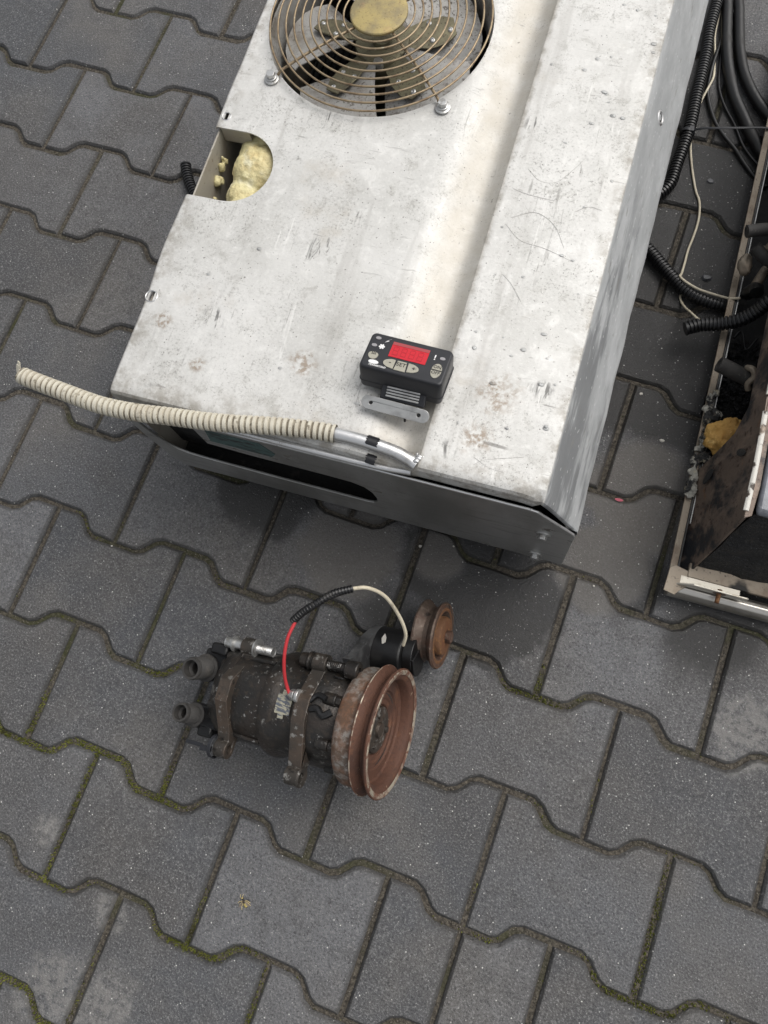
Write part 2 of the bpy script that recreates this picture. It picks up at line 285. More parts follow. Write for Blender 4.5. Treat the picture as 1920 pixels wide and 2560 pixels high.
M['rust'] = mat('rusted pulley iron', (0.102, 0.046, 0.029), 0.15, 0.75, [N(scale=26, lo=.42, hi=.68, col=(0.062, 0.031, 0.022)), N(scale=60, lo=.55, hi=.72, col=(0.17, 0.075, 0.038), amt=.7), N(scale=300, lo=.55, hi=.68, col=(0.055, 0.028, 0.020), amt=.7), N(scale=150, lo=.66, hi=.72, col=(0.42, 0.31, 0.22), amt=.5)], bump=[(120, .0015, .6), (400, .0008, .6)])
M['rust_drum'] = mat('half rusted bright drum', (0.33, 0.315, 0.29), 0.6, 0.5, [N(scale=24, lo=.36, hi=.54, col=(0.17, 0.085, 0.048), metal=.1, rough=.8), N(scale=150, lo=.44, hi=.58, col=(0.10, 0.062, 0.042), metal=.1, rough=.85, amt=.8), N(scale=50, lo=.6, hi=.7, col=(0.60, 0.58, 0.54), amt=.6)], bump=[(120, .001, .6)])
M['worn_edge'] = mat('worn pale pulley edge', (0.44, 0.39, 0.31), 0.5, 0.5, [N(scale=90, lo=.42, hi=.58, col=(0.14, 0.065, 0.042), metal=.1, rough=.8), N(scale=25, lo=.45, hi=.62, col=(0.13, 0.058, 0.038), metal=.1, rough=.8)])
M['rust_dark'] = mat('dark worn idler iron', (0.105, 0.078, 0.062), 0.5, 0.5, [N(scale=30, lo=.42, hi=.62, col=(0.085, 0.045, 0.030), metal=.1, rough=.75), N(scale=180, lo=.55, hi=.66, col=(0.20, 0.16, 0.13), amt=.6), N(scale=90, lo=.58, hi=.68, col=(0.035, 0.026, 0.022))], bump=[(140, .001, .5)])
M['rust_orange'] = mat('orange rusted cap', (0.145, 0.070, 0.034), 0.1, 0.8, [N(scale=40, lo=.42, hi=.66, col=(0.15, 0.062, 0.028)), N(scale=120, lo=.55, hi=.68, col=(0.32, 0.155, 0.045), amt=.55), N(scale=260, lo=.6, hi=.7, col=(0.05, 0.03, 0.02))], bump=[(140, .002, .7)])
M['red_wire'] = mat('red wire insulation', (0.50, 0.035, 0.042), 0.0, 0.42)
M['cream_wire'] = mat('cream wire insulation', (0.62, 0.56, 0.43), 0.0, 0.5, [N(scale=60, lo=.5, hi=.72, col=(0.42, 0.37, 0.28))])
M['sticker'] = mat('torn paper sticker', (0.36, 0.34, 0.26), 0.0, 0.65, [N(scale=220, lo=.46, hi=.54, col=(0.10, 0.11, 0.13), stretch=(0.4, 2.0, 1)), N(scale=70, lo=.54, hi=.60, col=(0.05, 0.05, 0.055))])
M['teal'] = mat('scraped teal label', (0.075, 0.125, 0.12), 0.0, 0.6, [N(scale=80, lo=.50, hi=.60, col=(0.03, 0.033, 0.033), stretch=(0.5, 1, 2)), N(scale=200, lo=.62, hi=.70, col=(0.22, 0.28, 0.27))])
M['burnt'] = mat('rusty charred steel plate', (0.15, 0.112, 0.088), 0.2, 0.55, [N(scale=20, lo=.46, hi=.60, col=(0.022, 0.023, 0.026)), N(scale=36, lo=.50, hi=.70, col=(0.27, 0.205, 0.16), stretch=(1, 1, .4), amt=.8), N(scale=22, lo=.62, hi=.72, col=(0.24, 0.10, 0.028), amt=.7), N(scale=120, lo=.56, hi=.68, col=(0.05, 0.03, 0.024))], bump=[(50, .003, .5), (220, .001, .6)])
M['chipped'] = mat('chipped white paint edge', (0.60, 0.58, 0.53), 0.0, 0.5, [N(scale=70, lo=.50, hi=.58, col=(0.06, 0.045, 0.035)), N(scale=40, lo=.56, hi=.7, col=(0.32, 0.25, 0.19))], bump=[(80, .002, .6)])
M['flange'] = mat('grimy beige aluminium flange', (0.30, 0.255, 0.20), 0.35, 0.55, [N(scale=30, lo=.45, hi=.68, col=(0.20, 0.155, 0.115)), N(scale=200, lo=.60, hi=.68, col=(0.06, 0.045, 0.035), amt=.8), N(scale=9, lo=.58, hi=.66, col=(0.015, 0.014, 0.013))], bump=[(120, .001, .4)])
M['rail'] = mat('bright aluminium rail', (0.62, 0.59, 0.54), 0.85, 0.30, [N(scale=30, lo=.5, hi=.72, col=(0.46, 0.43, 0.38)), VR(scale=140, lo=.10, hi=.05, col=(0.1, 0.09, 0.08), amt=.8)])
M['tab'] = mat('pale angle tab', (0.58, 0.55, 0.48), 0.4, 0.45, [N(scale=50, lo=.5, hi=.7, col=(0.40, 0.36, 0.29)), N(scale=200, lo=.6, hi=.68, col=(0.14, 0.11, 0.09), amt=.6)])
M['felt'] = mat('black bitumen felt', (0.014, 0.014, 0.015), 0.0, 0.65, [N(scale=500, lo=.60, hi=.68, col=(0.10, 0.10, 0.105)), N(scale=60, lo=.5, hi=.7, col=(0.03, 0.027, 0.024))], bump=[(260, .005, 1.0)])
M['sky_grey_top'] = mat('sky-tinted grey housing top', (0.19, 0.20, 0.225), 0.1, 0.38, [N(scale=14, lo=.42, hi=.66, col=(0.085, 0.09, 0.10)), N(scale=140, lo=.60, hi=.70, col=(0.36, 0.37, 0.39), amt=.7)], bump=[(60, .002, .4)])  # pale blue-grey: sky reflection painted into the colour
M['copper_bolt'] = mat('coppery rusted bolt', (0.34, 0.19, 0.10), 0.6, 0.5, [N(scale=260, lo=.45, hi=.65, col=(0.15, 0.08, 0.045))])
M['petal'] = mat('pink petal', (0.62, 0.15, 0.20), 0.0, 0.6)
M['wasp_dark'] = mat('wasp brown', (0.045, 0.035, 0.022), 0.0, 0.5)
M['wasp_yellow'] = mat('wasp yellow', (0.62, 0.50, 0.15), 0.0, 0.5)
M['wasp_leg'] = mat('wasp leg', (0.58, 0.46, 0.22), 0.0, 0.5)
M['wasp_wing'] = mat('wasp wing', (0.16, 0.13, 0.10), 0.0, 0.4)
M['chip'] = mat('pale stone chip', (0.55, 0.53, 0.48), 0.0, 0.7, [N(scale=300, lo=.45, hi=.7, col=(0.38, 0.36, 0.32))])
M['slate'] = mat('dark grey flake', (0.075, 0.078, 0.085), 0.0, 0.45)
M['hair'] = mat('fine dark hair', (0.33, 0.315, 0.30), 0.0, 0.6)
def water_mat():
    m = bpy.data.materials.new('water'); m.use_nodes = True; nt = m.node_tree; nt.nodes.clear()
    o = nt.nodes.new('ShaderNodeOutputMaterial'); mx = nt.nodes.new('ShaderNodeMixShader'); fr = nt.nodes.new('ShaderNodeFresnel'); fr.inputs['IOR'].default_value = 1.33
    t = nt.nodes.new('ShaderNodeBsdfTransparent'); t.inputs['Color'].default_value = (0.90, 0.91, 0.92, 1); gl = nt.nodes.new('ShaderNodeBsdfGlossy'); gl.inputs['Roughness'].default_value = 0.02
    nt.links.new(fr.outputs[0], mx.inputs[0]); nt.links.new(t.outputs[0], mx.inputs[1]); nt.links.new(gl.outputs[0], mx.inputs[2]); nt.links.new(mx.outputs[0], o.inputs['Surface'])
    return m
M['water'] = water_mat()

# ------------------------------------------------------------------ mesh helpers
def ident(v): return Vector(v)
class MB:
    def __init__(s, fn=ident): s.v = []; s.f = []; s.fn = fn
    def add(s, vs, fs):
        o = len(s.v); s.v += [s.fn(Vector(p)) for p in vs]; s.f += [tuple(i + o for i in q) for q in fs]; return s
    def box(s, c, size, rot=None):
        R = rot or Matrix.Identity(3); c = Vector(c); h = Vector(size) / 2
        vs = [c + R @ Vector((x * h.x, y * h.y, z * h.z)) for x in (-1, 1) for y in (-1, 1) for z in (-1, 1)]
        return s.add(vs, [(0, 1, 3, 2), (4, 6, 7, 5), (0, 4, 5, 1), (2, 3, 7, 6), (0, 2, 6, 4), (1, 5, 7, 3)])
    def lathe(s, prof, o=(0, 0, 0), axis=(0, 0, 1), seg=32, up=(0, 1, 0), closed=False, arc=None, wob=0.0):
        """prof: list of (height along axis, radius)"""
        A = Vector(axis).normalized(); u = Vector(up); 
        if abs(A.dot(u.normalized())) > .95: u = Vector((1, 0, 0))
        U = (u - A * A.dot(u)).normalized(); W = A.cross(U); o = Vector(o)
        n = len(prof); vs = []; fs = []
        for j in range(seg):
            t = 2 * math.pi * j / seg; d = U * math.cos(t) + W * math.sin(t)
            for h, r in prof: vs.append(o + A * h + d * r)
        m = n if closed else n - 1
        for j in range(seg):
            k = (j + 1) % seg
            for i in range(m):
                i2 = (i + 1) % n
                fs.append((j * n + i, k * n + i, k * n + i2, j * n + i2))
        if not closed:
            if prof[0][1] > 1e-6: fs.append(tuple(j * n for j in range(seg - 1, -1, -1)))
            if prof[-1][1] > 1e-6: fs.append(tuple(j * n + n - 1 for j in range(seg)))
        return s.add(vs, fs)
    def cyl(s, a, b, r, seg=16, r2=None):
        a = Vector(a); b = Vector(b); d = b - a
        return s.lathe([(0, r), (d.length, r if r2 is None else r2)], a, d, seg)
    def hexa(s, a, b, r):
        return s.cyl(a, b, r, 6)
    def tube(s, pts, r, seg=10, step=None, smooth=True, rib=None, caps=True, flat=1.0):
        """pts polyline; r radius; rib=(pitch, inner radius) for corrugated conduit"""
        P = [Vector(p) for p in pts]
        if smooth and len(P) > 2: P = catmull(P, 14)
        L = [0.0]
        for i in range(1, len(P)): L.append(L[-1] + (P[i] - P[i - 1]).length)
        tot = L[-1]
        if rib: pitch, ri = rib; step = pitch / 6
        if step is None: step = max(tot / 60, r * 0.8)
        n = max(2, int(tot / step) + 1); C = []; j = 0
        for i in range(n):
            d = tot * i / (n - 1)
            while j < len(L) - 2 and L[j + 1] < d: j += 1
            t = (d - L[j]) / max(1e-9, L[j + 1] - L[j]); C.append(P[j].lerp(P[j + 1], t))
        T = [(C[min(i + 1, n - 1)] - C[max(i - 1, 0)]).normalized() for i in range(n)]
        ref = Vector((0, 0, 1)) if abs(T[0].z) < .9 else Vector((1, 0, 0))
        U = (ref - T[0] * T[0].dot(ref)).normalized(); vs = []; fs = []
        for i in range(n):
            U = (U - T[i] * T[i].dot(U)).normalized(); W = T[i].cross(U)
            rr = r
            if rib:
                ph = (i % 6) / 6.0; rr = r if ph < .6 else ri
            elif callable(r): rr = r(i / (n - 1))
            for k in range(seg):
                a = 2 * math.pi * k / seg; vs.append(C[i] + (U * math.cos(a) * flat + W * math.sin(a)) * rr)
        for i in range(n - 1):
            for k in range(seg):
                k2 = (k + 1) % seg; fs.append((i * seg + k, i * seg + k2, (i + 1) * seg + k2, (i + 1) * seg + k))
        if caps: fs += [tuple(range(seg - 1, -1, -1)), tuple((n - 1) * seg + k for k in range(seg))]
        return s.add(vs, fs)
    def prism(s, outer, th, frame, holes=()):
        """outer / holes: 2-D loops; frame = (origin, X, Y); extruded by th along X x Y"""
        o, X, Y = (Vector(q) for q in frame); Nn = X.cross(Y).normalized()
        loops = [list(outer)] + [list(h) for h in holes]
        tri = tessellate_polygon([[Vector((a, b, 0)) for a, b in lp] for lp in loops])
        flat = [p for lp in loops for p in lp]; n = len(flat)
        vs = [o + X * a + Y * b for a, b in flat] + [o + X * a + Y * b + Nn * th for a, b in flat]
        fs = []
        for t in tri:
            (x0, y0), (x1, y1), (x2, y2) = (flat[i] for i in t)
            if (x1 - x0) * (y2 - y0) - (x2 - x0) * (y1 - y0) < 0: t = (t[0], t[2], t[1])
            fs.append((t[0] + n, t[1] + n, t[2] + n)); fs.append((t[2], t[1], t[0]))
        k = 0
        for lp in loops:
            m = len(lp)
            ar = sum(lp[i][0] * lp[(i + 1) % m][1] - lp[(i + 1) % m][0] * lp[i][1] for i in range(m))
            for i in range(m):
                a, b = k + i, k + (i + 1) % m
                q = (a, b, b + n, a + n)
                if (ar < 0) == (lp is loops[0]): q = q[::-1]
                fs.append(q)
            k += m
        return s.add(vs, fs)
    def ball(s, c, r, seg=12, rings=8, sc=(1, 1, 1)):
        vs = []; fs = []
        for i in range(rings + 1):
            p = math.pi * i / rings
            for j in range(seg):
                t = 2 * math.pi * j / seg
                vs.append(Vector(c) + Vector((r * sc[0] * math.sin(p) * math.cos(t), r * sc[1] * math.sin(p) * math.sin(t), r * sc[2] * math.cos(p))))
        for i in range(rings):
            for j in range(seg):
                k = (j + 1) % seg; fs.append((i * seg + j, (i + 1) * seg + j, (i + 1) * seg + k, i * seg + k))
        return s.add(vs, fs)
    def mesh(s, name):
        me = bpy.data.meshes.new(name); me.from_pydata([tuple(v) for v in s.v], [], s.f); 
        bm = bmesh.new(); bm.from_mesh(me); bmesh.ops.remove_doubles(bm, verts=bm.verts, dist=1e-6); bmesh.ops.recalc_face_normals(bm, faces=bm.faces); bm.to_mesh(me); bm.free()
        return me
    def build(s, name, material, parent=None, bevel=0.0, angle=32, flat=False, bseg=2):
        return finish(s.mesh(name), name, material, parent, bevel, angle, flat, bseg)

def catmull(P, n):
    Q = [P[0] * 2 - P[1]] + P + [P[-1] * 2 - P[-2]]; out = []
    for i in range(1, len(Q) - 2):
        a, b, c, d = Q[i - 1:i + 3]
        for k in range(n):
            t = k / n
            out.append(0.5 * ((2 * b) + (c - a) * t + (2 * a - 5 * b + 4 * c - d) * t * t + (3 * b - a - 3 * c + d) * t ** 3))
    out.append(P[-1]); return out

def finish(me, name, material, parent=None, bevel=0.0, angle=32, flat=False, bseg=2):
    me.materials.clear(); me.materials.append(M[material] if isinstance(material, str) else material)
    if not flat:
        me.polygons.foreach_set('use_smooth', [True] * len(me.polygons)); me.set_sharp_from_angle(angle=math.radians(angle))
    o = bpy.data.objects.new(name, me); COL.objects.link(o)
    if parent: o.parent = parent
    if bevel:
        b = o.modifiers.new('bevel', 'BEVEL'); b.width = bevel; b.segments = bseg; b.limit_method = 'ANGLE'; b.angle_limit = math.radians(35)
    return o

def thing(name, label, cat, loc=(0, 0, 0), rotz=0.0, group=None):
    o = bpy.data.objects.new(name, None); COL.objects.link(o); o.location = loc; o.rotation_euler = (0, 0, rotz)
    o.empty_display_size = 0.05; o['label'] = label; o['category'] = cat
    if group: o['group'] = group
    return o
def tag(o, label, cat, group=None):
    o['label'] = label; o['category'] = cat
    if group: o['group'] = group
    return o
def circle(cx, cy, r, n=24, a0=0.0, a1=2 * math.pi, end=False):
    m = n if not end else n - 1
    return [(cx + r * math.cos(a0 + (a1 - a0) * i / m), cy + r * math.sin(a0 + (a1 - a0) * i / m)) for i in range(n)]
def stadium(x0, x1, y, r, n=10):
    return circle(x1, y, r, n, -math.pi / 2, math.pi / 2, True) + circle(x0, y, r, n, math.pi / 2, 3 * math.pi / 2, True)
def boolean_cut(o, cutters):
    tmp = []
    for c in cutters:
        me = c.mesh('cutter'); co = bpy.data.objects.new('cutter', me); COL.objects.link(co); tmp.append(co)
        md = o.modifiers.new('cut', 'BOOLEAN'); md.operation = 'DIFFERENCE'; md.object = co; md.solver = 'EXACT'
        co.parent = o.parent
    bpy.context.view_layer.update()
    dg = bpy.context.evaluated_depsgraph_get()
    me = bpy.data.meshes.new_from_object(o.evaluated_get(dg))
    o.modifiers.clear(); old = o.data; o.data = me; bpy.data.meshes.remove(old)
    for c in tmp: me2 = c.data; bpy.data.objects.remove(c); bpy.data.meshes.remove(me2)
    me.polygons.foreach_set('use_smooth', [True] * len(me.polygons)); me.set_sharp_from_angle(angle=math.radians(19))
    return o

# ------------------------------------------------------------------ ground: joint bed + interlocking pavers
PER, ROW, AMP, YS = 0.20, 0.13963, 0.0125, 0.0015
def wave_pts():
    """one period of the joint line, low at x=0: list of (x, y)"""
    c = 0.007
    return [(0, -1), (0.040 - c, -1), (0.040 + c * .45, -0.62), (0.060 - c * .45, 0.62), (0.060 + c, 1), (0.100, 1),
            (0.140 - c, 1), (0.140 + c * .45, 0.62), (0.160 - c * .45, -0.62), (0.160 + c, -1), (0.200, -1)]
def stone_outline():
    W = wave_pts()
    bot = [(x, -ROW / 2 + AMP * y) for x, y in W]
    top = [(x, ROW / 2 - AMP * y) for x, y in W]
    return bot + top[::-1]
def inset(poly, d):
    n = len(poly); out = []
    for i in range(n):
        p0, p1, p2 = Vector(poly[i - 1]), Vector(poly[i]), Vector(poly[(i + 1) % n])
        e1 = (p1 - p0).normalized(); e2 = (p2 - p1).normalized()
        n1 = Vector((-e1.y, e1.x)); n2 = Vector((-e2.y, e2.x)); b = (n1 + n2)
        b = b / max(0.3, b.dot(n1)) if b.length > 1e-6 else n1
        q = p1 + b * d; out.append((q.x, q.y))
    return out
def stone_mesh(name, outline, joint=0.0029, seed=0):
    rnd = random.Random(seed)
    o0 = inset(outline, joint); cx = sum(p[0] for p in o0) / len(o0)
    o0 = [(x + rnd.uniform(-.0006, .0006), y + rnd.uniform(-.0006, .0006)) for x, y in o0]
    o1 = inset(o0, 0.0012); o2 = inset(o0, 0.0036); o3 = inset(o0, 0.0085)
    n = len(o0); lev = [(o0, -0.03, 1), (o0, -0.0042, 1), (o1, -0.0024, 1), (o2, 0.0, .8), (o3, 0.0004, 0)]
    vs = [(x - 0.1, y, z) for lp, z, e in lev for x, y in lp]; es = [e for lp, z, e in lev for _ in lp]; fs = []
    for L in range(len(lev) - 1):
        for i in range(n):
            j = (i + 1) % n; fs.append((L * n + i, L * n + j, (L + 1) * n + j, (L + 1) * n + i))
    k = (len(lev) - 1) * n
    fs.append(tuple(k + i for i in range(n)))
    me = bpy.data.meshes.new(name); me.from_pydata(vs, [], fs)
    at = me.attributes.new('edge', 'FLOAT', 'POINT'); at.data.foreach_set('value', es)
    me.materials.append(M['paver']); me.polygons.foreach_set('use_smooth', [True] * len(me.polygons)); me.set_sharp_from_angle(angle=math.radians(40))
    return me
bed = MB().add([(-40, -40, -0.0044), (40, -40, -0.0044), (40, 40, -0.0044), (-40, 40, -0.0044)], [(0, 1, 2, 3)])
pavement = bed.build('pavement', 'soil', flat=True); pavement['kind'] = 'structure'
SO = stone_outline()
stones = [stone_mesh('paver', SO, seed=i) for i in range(6)]
halfL = [p for p in SO if p[0] <= 0.1001]; halfR = [p for p in SO if p[0] >= 0.0999]
half_a = stone_mesh('paver', halfL, seed=20); half_b = stone_mesh('paver', halfR, seed=21)
far_v, far_f, far_e = [], [], []
rnd = random.Random(3)
cells = []
for v in range(-22, 14):
    for u in range(-34, 26):
        if (u + v) % 2: continue
        cx = (u + 1) * 0.1; cy = -(v - 0.5) * ROW + YS
        cells.append((math.hypot((cx + 0.42) / 1.05, (cy - 0.5) / 1.2), u, v, cx, cy))
cells.sort()
for idx, (d, u, v, cx, cy) in enumerate(cells):
    tilt = (rnd.gauss(0, .0035), rnd.gauss(0, .0035), rnd.gauss(0, .002)); dz = rnd.gauss(0, .0007)
    if idx < 280:
        parts = [rnd.choice(stones)] if not (v == 1 and u == -1) else [half_a, half_b]
        for me in parts:
            o = bpy.data.objects.new('paver', me); COL.objects.link(o); o.parent = pavement
            o.location = (cx + rnd.gauss(0, .0006), cy + rnd.gauss(0, .0006), dz)
            o.rotation_euler = (tilt[0], tilt[1], tilt[2])
    else:
        me = stones[0]; k = len(far_v)
        far_v += [(p.co.x + cx, p.co.y + cy, p.co.z + dz) for p in me.vertices]; far_f += [tuple(i + k for i in q.vertices) for q in me.polygons]
        far_e += [a.value for a in me.attributes['edge'].data]
me = bpy.data.meshes.new('distant_pavers'); me.from_pydata(far_v, [], far_f)
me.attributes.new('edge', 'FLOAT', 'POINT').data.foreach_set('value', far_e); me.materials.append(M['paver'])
o = bpy.data.objects.new('distant_pavers', me); COL.objects.link(o); o.parent = pavement; o['kind'] = 'stuff'

# moss and grit lodged in the joints
MOSS = [(-.501, .004), (-.44, -.006), (-.449, -.025), (-.403, -.012), (-.488, -.075), (-.491, -.116), (-.308, -.136), (-.263, -.152), (-.463, -.272), (-.447, -.288), (-.208, -.182),
        (.199, .088), (.196, .034), (.189, -.008), (.249, 0), (.02, -.055), (-.002, .264), (-.45, .116), (-.578, .032), (-.592, 0), (-.626, -.007), (-.47, .06), (-.47, -.04)]
def joint_samples(n, seed):
    r = random.Random(seed); W = wave_pts()
    for _ in range(n):
        if r.random() < 0.62:
            v = r.randint(-11, 4); x = r.uniform(-1.35, 0.55); ph = (x - 0.1 * (v % 2)) % 0.2
            for i in range(len(W) - 1):
                if W[i][0] <= ph <= W[i + 1][0]:
                    t = (ph - W[i][0]) / max(1e-9, W[i + 1][0] - W[i][0]); y = W[i][1] * (1 - t) + W[i + 1][1] * t; break
            yield x, -v * ROW + YS + AMP * y, r
        else:
            v = r.randint(-10, 4); u = r.randint(-14, 6)
            if (u + v) % 2: u += 1
            yield u * 0.1, -(v - r.uniform(-.08, 1.08)) * ROW + YS, r
moss = MB(); 
for x, y, r in joint_samples(110000, 11):
    d = sum(math.exp(-((x - a) ** 2 + (y - b) ** 2) / (2 * .027 ** 2)) for a, b in MOSS)
    nz = mnoise.noise(Vector((x * 16, y * 16, 3.1))); 
    pr = min(1, d * 1.1) + max(0, nz - .22) * .8 * (1 if y < .35 else .12)
    if nz < -.25 and d < .7: pr *= .2
    if r.random() > pr: continue
    x += r.gauss(0, .0027); y += r.gauss(0, .0027); h = r.uniform(.0012, .0032) * (0.7 + .5 * min(1, d)); s = r.uniform(.0006, .0013); a = r.uniform(0, 6.28)
    z = -.0045
    vs = [(x + s * math.cos(a + k * 2.094), y + s * math.sin(a + k * 2.094), z) for k in range(3)] + [(x + r.gauss(0, .0008), y + r.gauss(0, .0008), z + h + .0012)]
    moss.add(vs, [(0, 1, 3), (1, 2, 3), (2, 0, 3)])
mm = bpy.data.meshes.new('moss'); mm.from_pydata([tuple(v) for v in moss.v], [], moss.f)
mo = finish(mm, 'moss', 'moss', None, flat=True); mo['kind'] = 'stuff'; mo['label'] = 'yellow green moss growing in the joints between pavers'; mo['category'] = 'moss'
grit = MB()
for x, y, r in joint_samples(14000, 12):
    x += r.gauss(0, .0028); y += r.gauss(0, .0028); s = r.uniform(.0005, .0014); z = -.0042
    a = r.uniform(0, 6.28); q = [(x + s * math.cos(a + k * 1.571), y + s * math.sin(a + k * 1.571) * .8, z + r.uniform(-.1, .3) * s) for k in range(4)]
    grit.add(q + [(x, y, z + s)], [(0, 1, 4), (1, 2, 4), (2, 3, 4), (3, 0, 4)])
gm = bpy.data.meshes.new('joint_grit'); gm.from_pydata([tuple(v) for v in grit.v], [], grit.f)
go = finish(gm, 'joint_grit', 'grit', None, flat=True); go['kind'] = 'stuff'; go['label'] = 'fine sandy grit lying in the paver joints'; go['category'] = 'grit'

# ------------------------------------------------------------------ condenser unit under its aluminium cover
UO = (-0.5336, 0.3995, 0.0); UR = math.radians(3.5); H = 0.27; LEN = 0.74
unit = thing('condenser_unit', 'large dented bare aluminium condenser unit with round fan grille and torn hose', 'cooling unit', UO, UR)

def cover_profile():
    key = [(0.000, .2655), (0.0006, .2682), (0.0028, .2698), (0.006, .270), (0.270, .270), (0.280, .2692), (0.290, .2668), (0.305, .2625), (0.316, .2595), (0.3220, .2585), (0.3255, .2587), (0.3285, .2595), (0.3315, .2610),
           (0.3350, .2636), (0.3422, .2696), (0.3436, .26995), (0.349, .270), (0.460, .270), (0.4690, .2698), (0.4706, .2680), (0.5095, .1975), (0.5122, .1920), (0.5130, .1860), (0.5130, .056)]
    out = [key[0]]
    for a, b in zip(key, key[1:]):
        L = math.hypot(b[0] - a[0], b[1] - a[1]); n = max(1, int(L / 0.012))
        for i in range(1, n + 1): out.append((a[0] + (b[0] - a[0]) * i / n, a[1] + (b[1] - a[1]) * i / n))
    return out
CP = cover_profile()
def cover_point(i, q, lip, inner):
    p, z = CP[i]; a = CP[max(0, i - 1)]; b = CP[min(len(CP) - 1, i + 1)]
    n = Vector((-(b[1] - a[1]), b[0] - a[0])).normalized()
    z0_ = z
    if p < .469: z -= lip
    elif z > .195: p -= n.x * lip * .25; z -= n.y * lip * .25
    d = mnoise.noise(Vector((p * 7, q * 7, 0))) * .0012 + mnoise.noise(Vector((p * 24, q * 24, 5))) * .00035
    if z0_ > .255 and 0.006 < p < .46: z += d
    if p < 0.01: p += mnoise.noise(Vector((q * 14, 2, 0))) * .002 - (.004 * math.exp(-((q - .2) / .07) ** 2))
    if 0.44 < p < .5: z -= 0.006 * math.exp(-((p - .465) / .008) ** 2 - ((q - 0.006) / .008) ** 2)
    if p > .505 and z > .15: p += mnoise.noise(Vector((q * 25, 7, 1))) * .0010
    if inner: p -= n.x * .0018; z -= n.y * .0018
    return (p, q, z)
stations = [(0.0030, .022), (0.0032, .012), (0.0042, .0055), (0.0066, .0020), (0.010, .0006), (0.015, 0.0)]
q = 0.027
while q < LEN: stations.append((q, 0.0)); q += 0.0125
cov = MB(); nS, nP = len(stations), len(CP); vs = []; fs = []
for inner in (0, 1):
    for qq, lip in stations: vs += [cover_point(i, qq + (.0016 * (1 if lip else 0) if inner else 0), lip, inner) for i in range(nP)]
off = nS * nP
for a in range(nS - 1):
    for i in range(nP - 1):
        c = (a * nP + i, a * nP + i + 1, (a + 1) * nP + i + 1, (a + 1) * nP + i); fs.append(c); fs.append(tuple(k + off for k in c[::-1]))
for i in range(nP - 1):
    fs.append((i, i + off, i + 1 + off, i + 1)); t = (nS - 1) * nP; fs.append((t + i + 1, t + i + 1 + off, t + i + off, t + i))
for a in range(nS - 1):
    for e in (0, nP - 1):
        c = (a * nP + e, (a + 1) * nP + e, (a + 1) * nP + e + off, a * nP + e + off); fs.append(c if e == 0 else c[::-1])
cov.add(vs, fs)
cover = cov.build('cover', 'cover', unit)
FC = (0.1475, 0.5232)
notch = [(-.03, .2515), (.040, .2515)] + circle(.040, .298, .0465, 22, -math.pi / 2, math.pi / 2, True)[1:-1] + [(.040, .3445), (-.03, .3445)]
cut = [MB().lathe([(.22, .1335), (.32, .1335)], (*FC, 0), (0, 0, 1), 96),
       MB().prism(notch, .08, ((0, 0, .235), (1, 0, 0), (0, 1, 0))),
       MB().prism([(y, x) for x, y in stadium(.3570, .3640, .0095, .0022)][::-1], .08, ((0, 0, .235), (1, 0, 0), (0, 1, 0))),
       MB().prism([(y, x) for x, y in stadium(.1165, .1245, .0065, .0026)][::-1], .08, ((0, 0, .235), (1, 0, 0), (0, 1, 0)))]
boolean_cut(cover, cut)
# pressed rims round the slots and round the flank hole
for (sx, sy, r0, r1) in ((.0095, .3605, .0046, .0058), (.0065, .1205, .0060, .0074)):
    MB().lathe([(.2702, r0), (.2708, (r0 + r1) / 2), (.2702, r1), (.2696, (r0 + r1) / 2)], (sx, sy, 0), (0, 0, 1), 20, closed=True).build('slot_rim', 'alu', unit)
cn = Vector((.0690, 0, .0390)).normalized(); hc = Vector((.4882, .486, .2352))
MB().lathe([(.0004, .0050), (.0014, .0066), (.0004, .0086), (-.0008, .0066)], hc, cn, 22, closed=True).build('punched_rim', 'alu', unit)
MB().lathe([(.0003, .0), (.0005, .0048), (.0002, .0050)], hc, cn, 18).build('punched_hole', 'interior', unit)

# rest of the casing
MB().box((.0042, .365, .160), (.0020, .72, .208)).build('side_panel', 'inner_wall', unit)
MB().box((.0240, .3480, .2570), (.036, .004, .020)).build('cross_brace', 'inner_wall', unit)
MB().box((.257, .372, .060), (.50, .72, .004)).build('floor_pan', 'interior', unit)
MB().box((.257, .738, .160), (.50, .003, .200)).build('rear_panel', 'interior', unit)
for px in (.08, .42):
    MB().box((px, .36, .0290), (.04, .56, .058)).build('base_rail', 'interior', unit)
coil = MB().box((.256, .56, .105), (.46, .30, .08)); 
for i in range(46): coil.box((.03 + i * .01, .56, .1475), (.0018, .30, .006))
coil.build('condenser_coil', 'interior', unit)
MB().box((.062, .024, .165), (.112, .004, .180)).build('shade_panel', 'interior', unit)  # added black panel standing in for the shade behind the slot
MB().box((.120, .30, .130), (.11, .10, .13)).box((.30, .16, .10), (.16, .14, .07)).tube([(.02, .05, .09), (.10, .06, .10), (.16, .03, .11), (.19, .08, .13)], .012, 12).tube([(.05, .03, .13), (.10, .035, .15), (.22, .04, .14)], .006, 10).build('dark_machinery', 'interior', unit, .004)

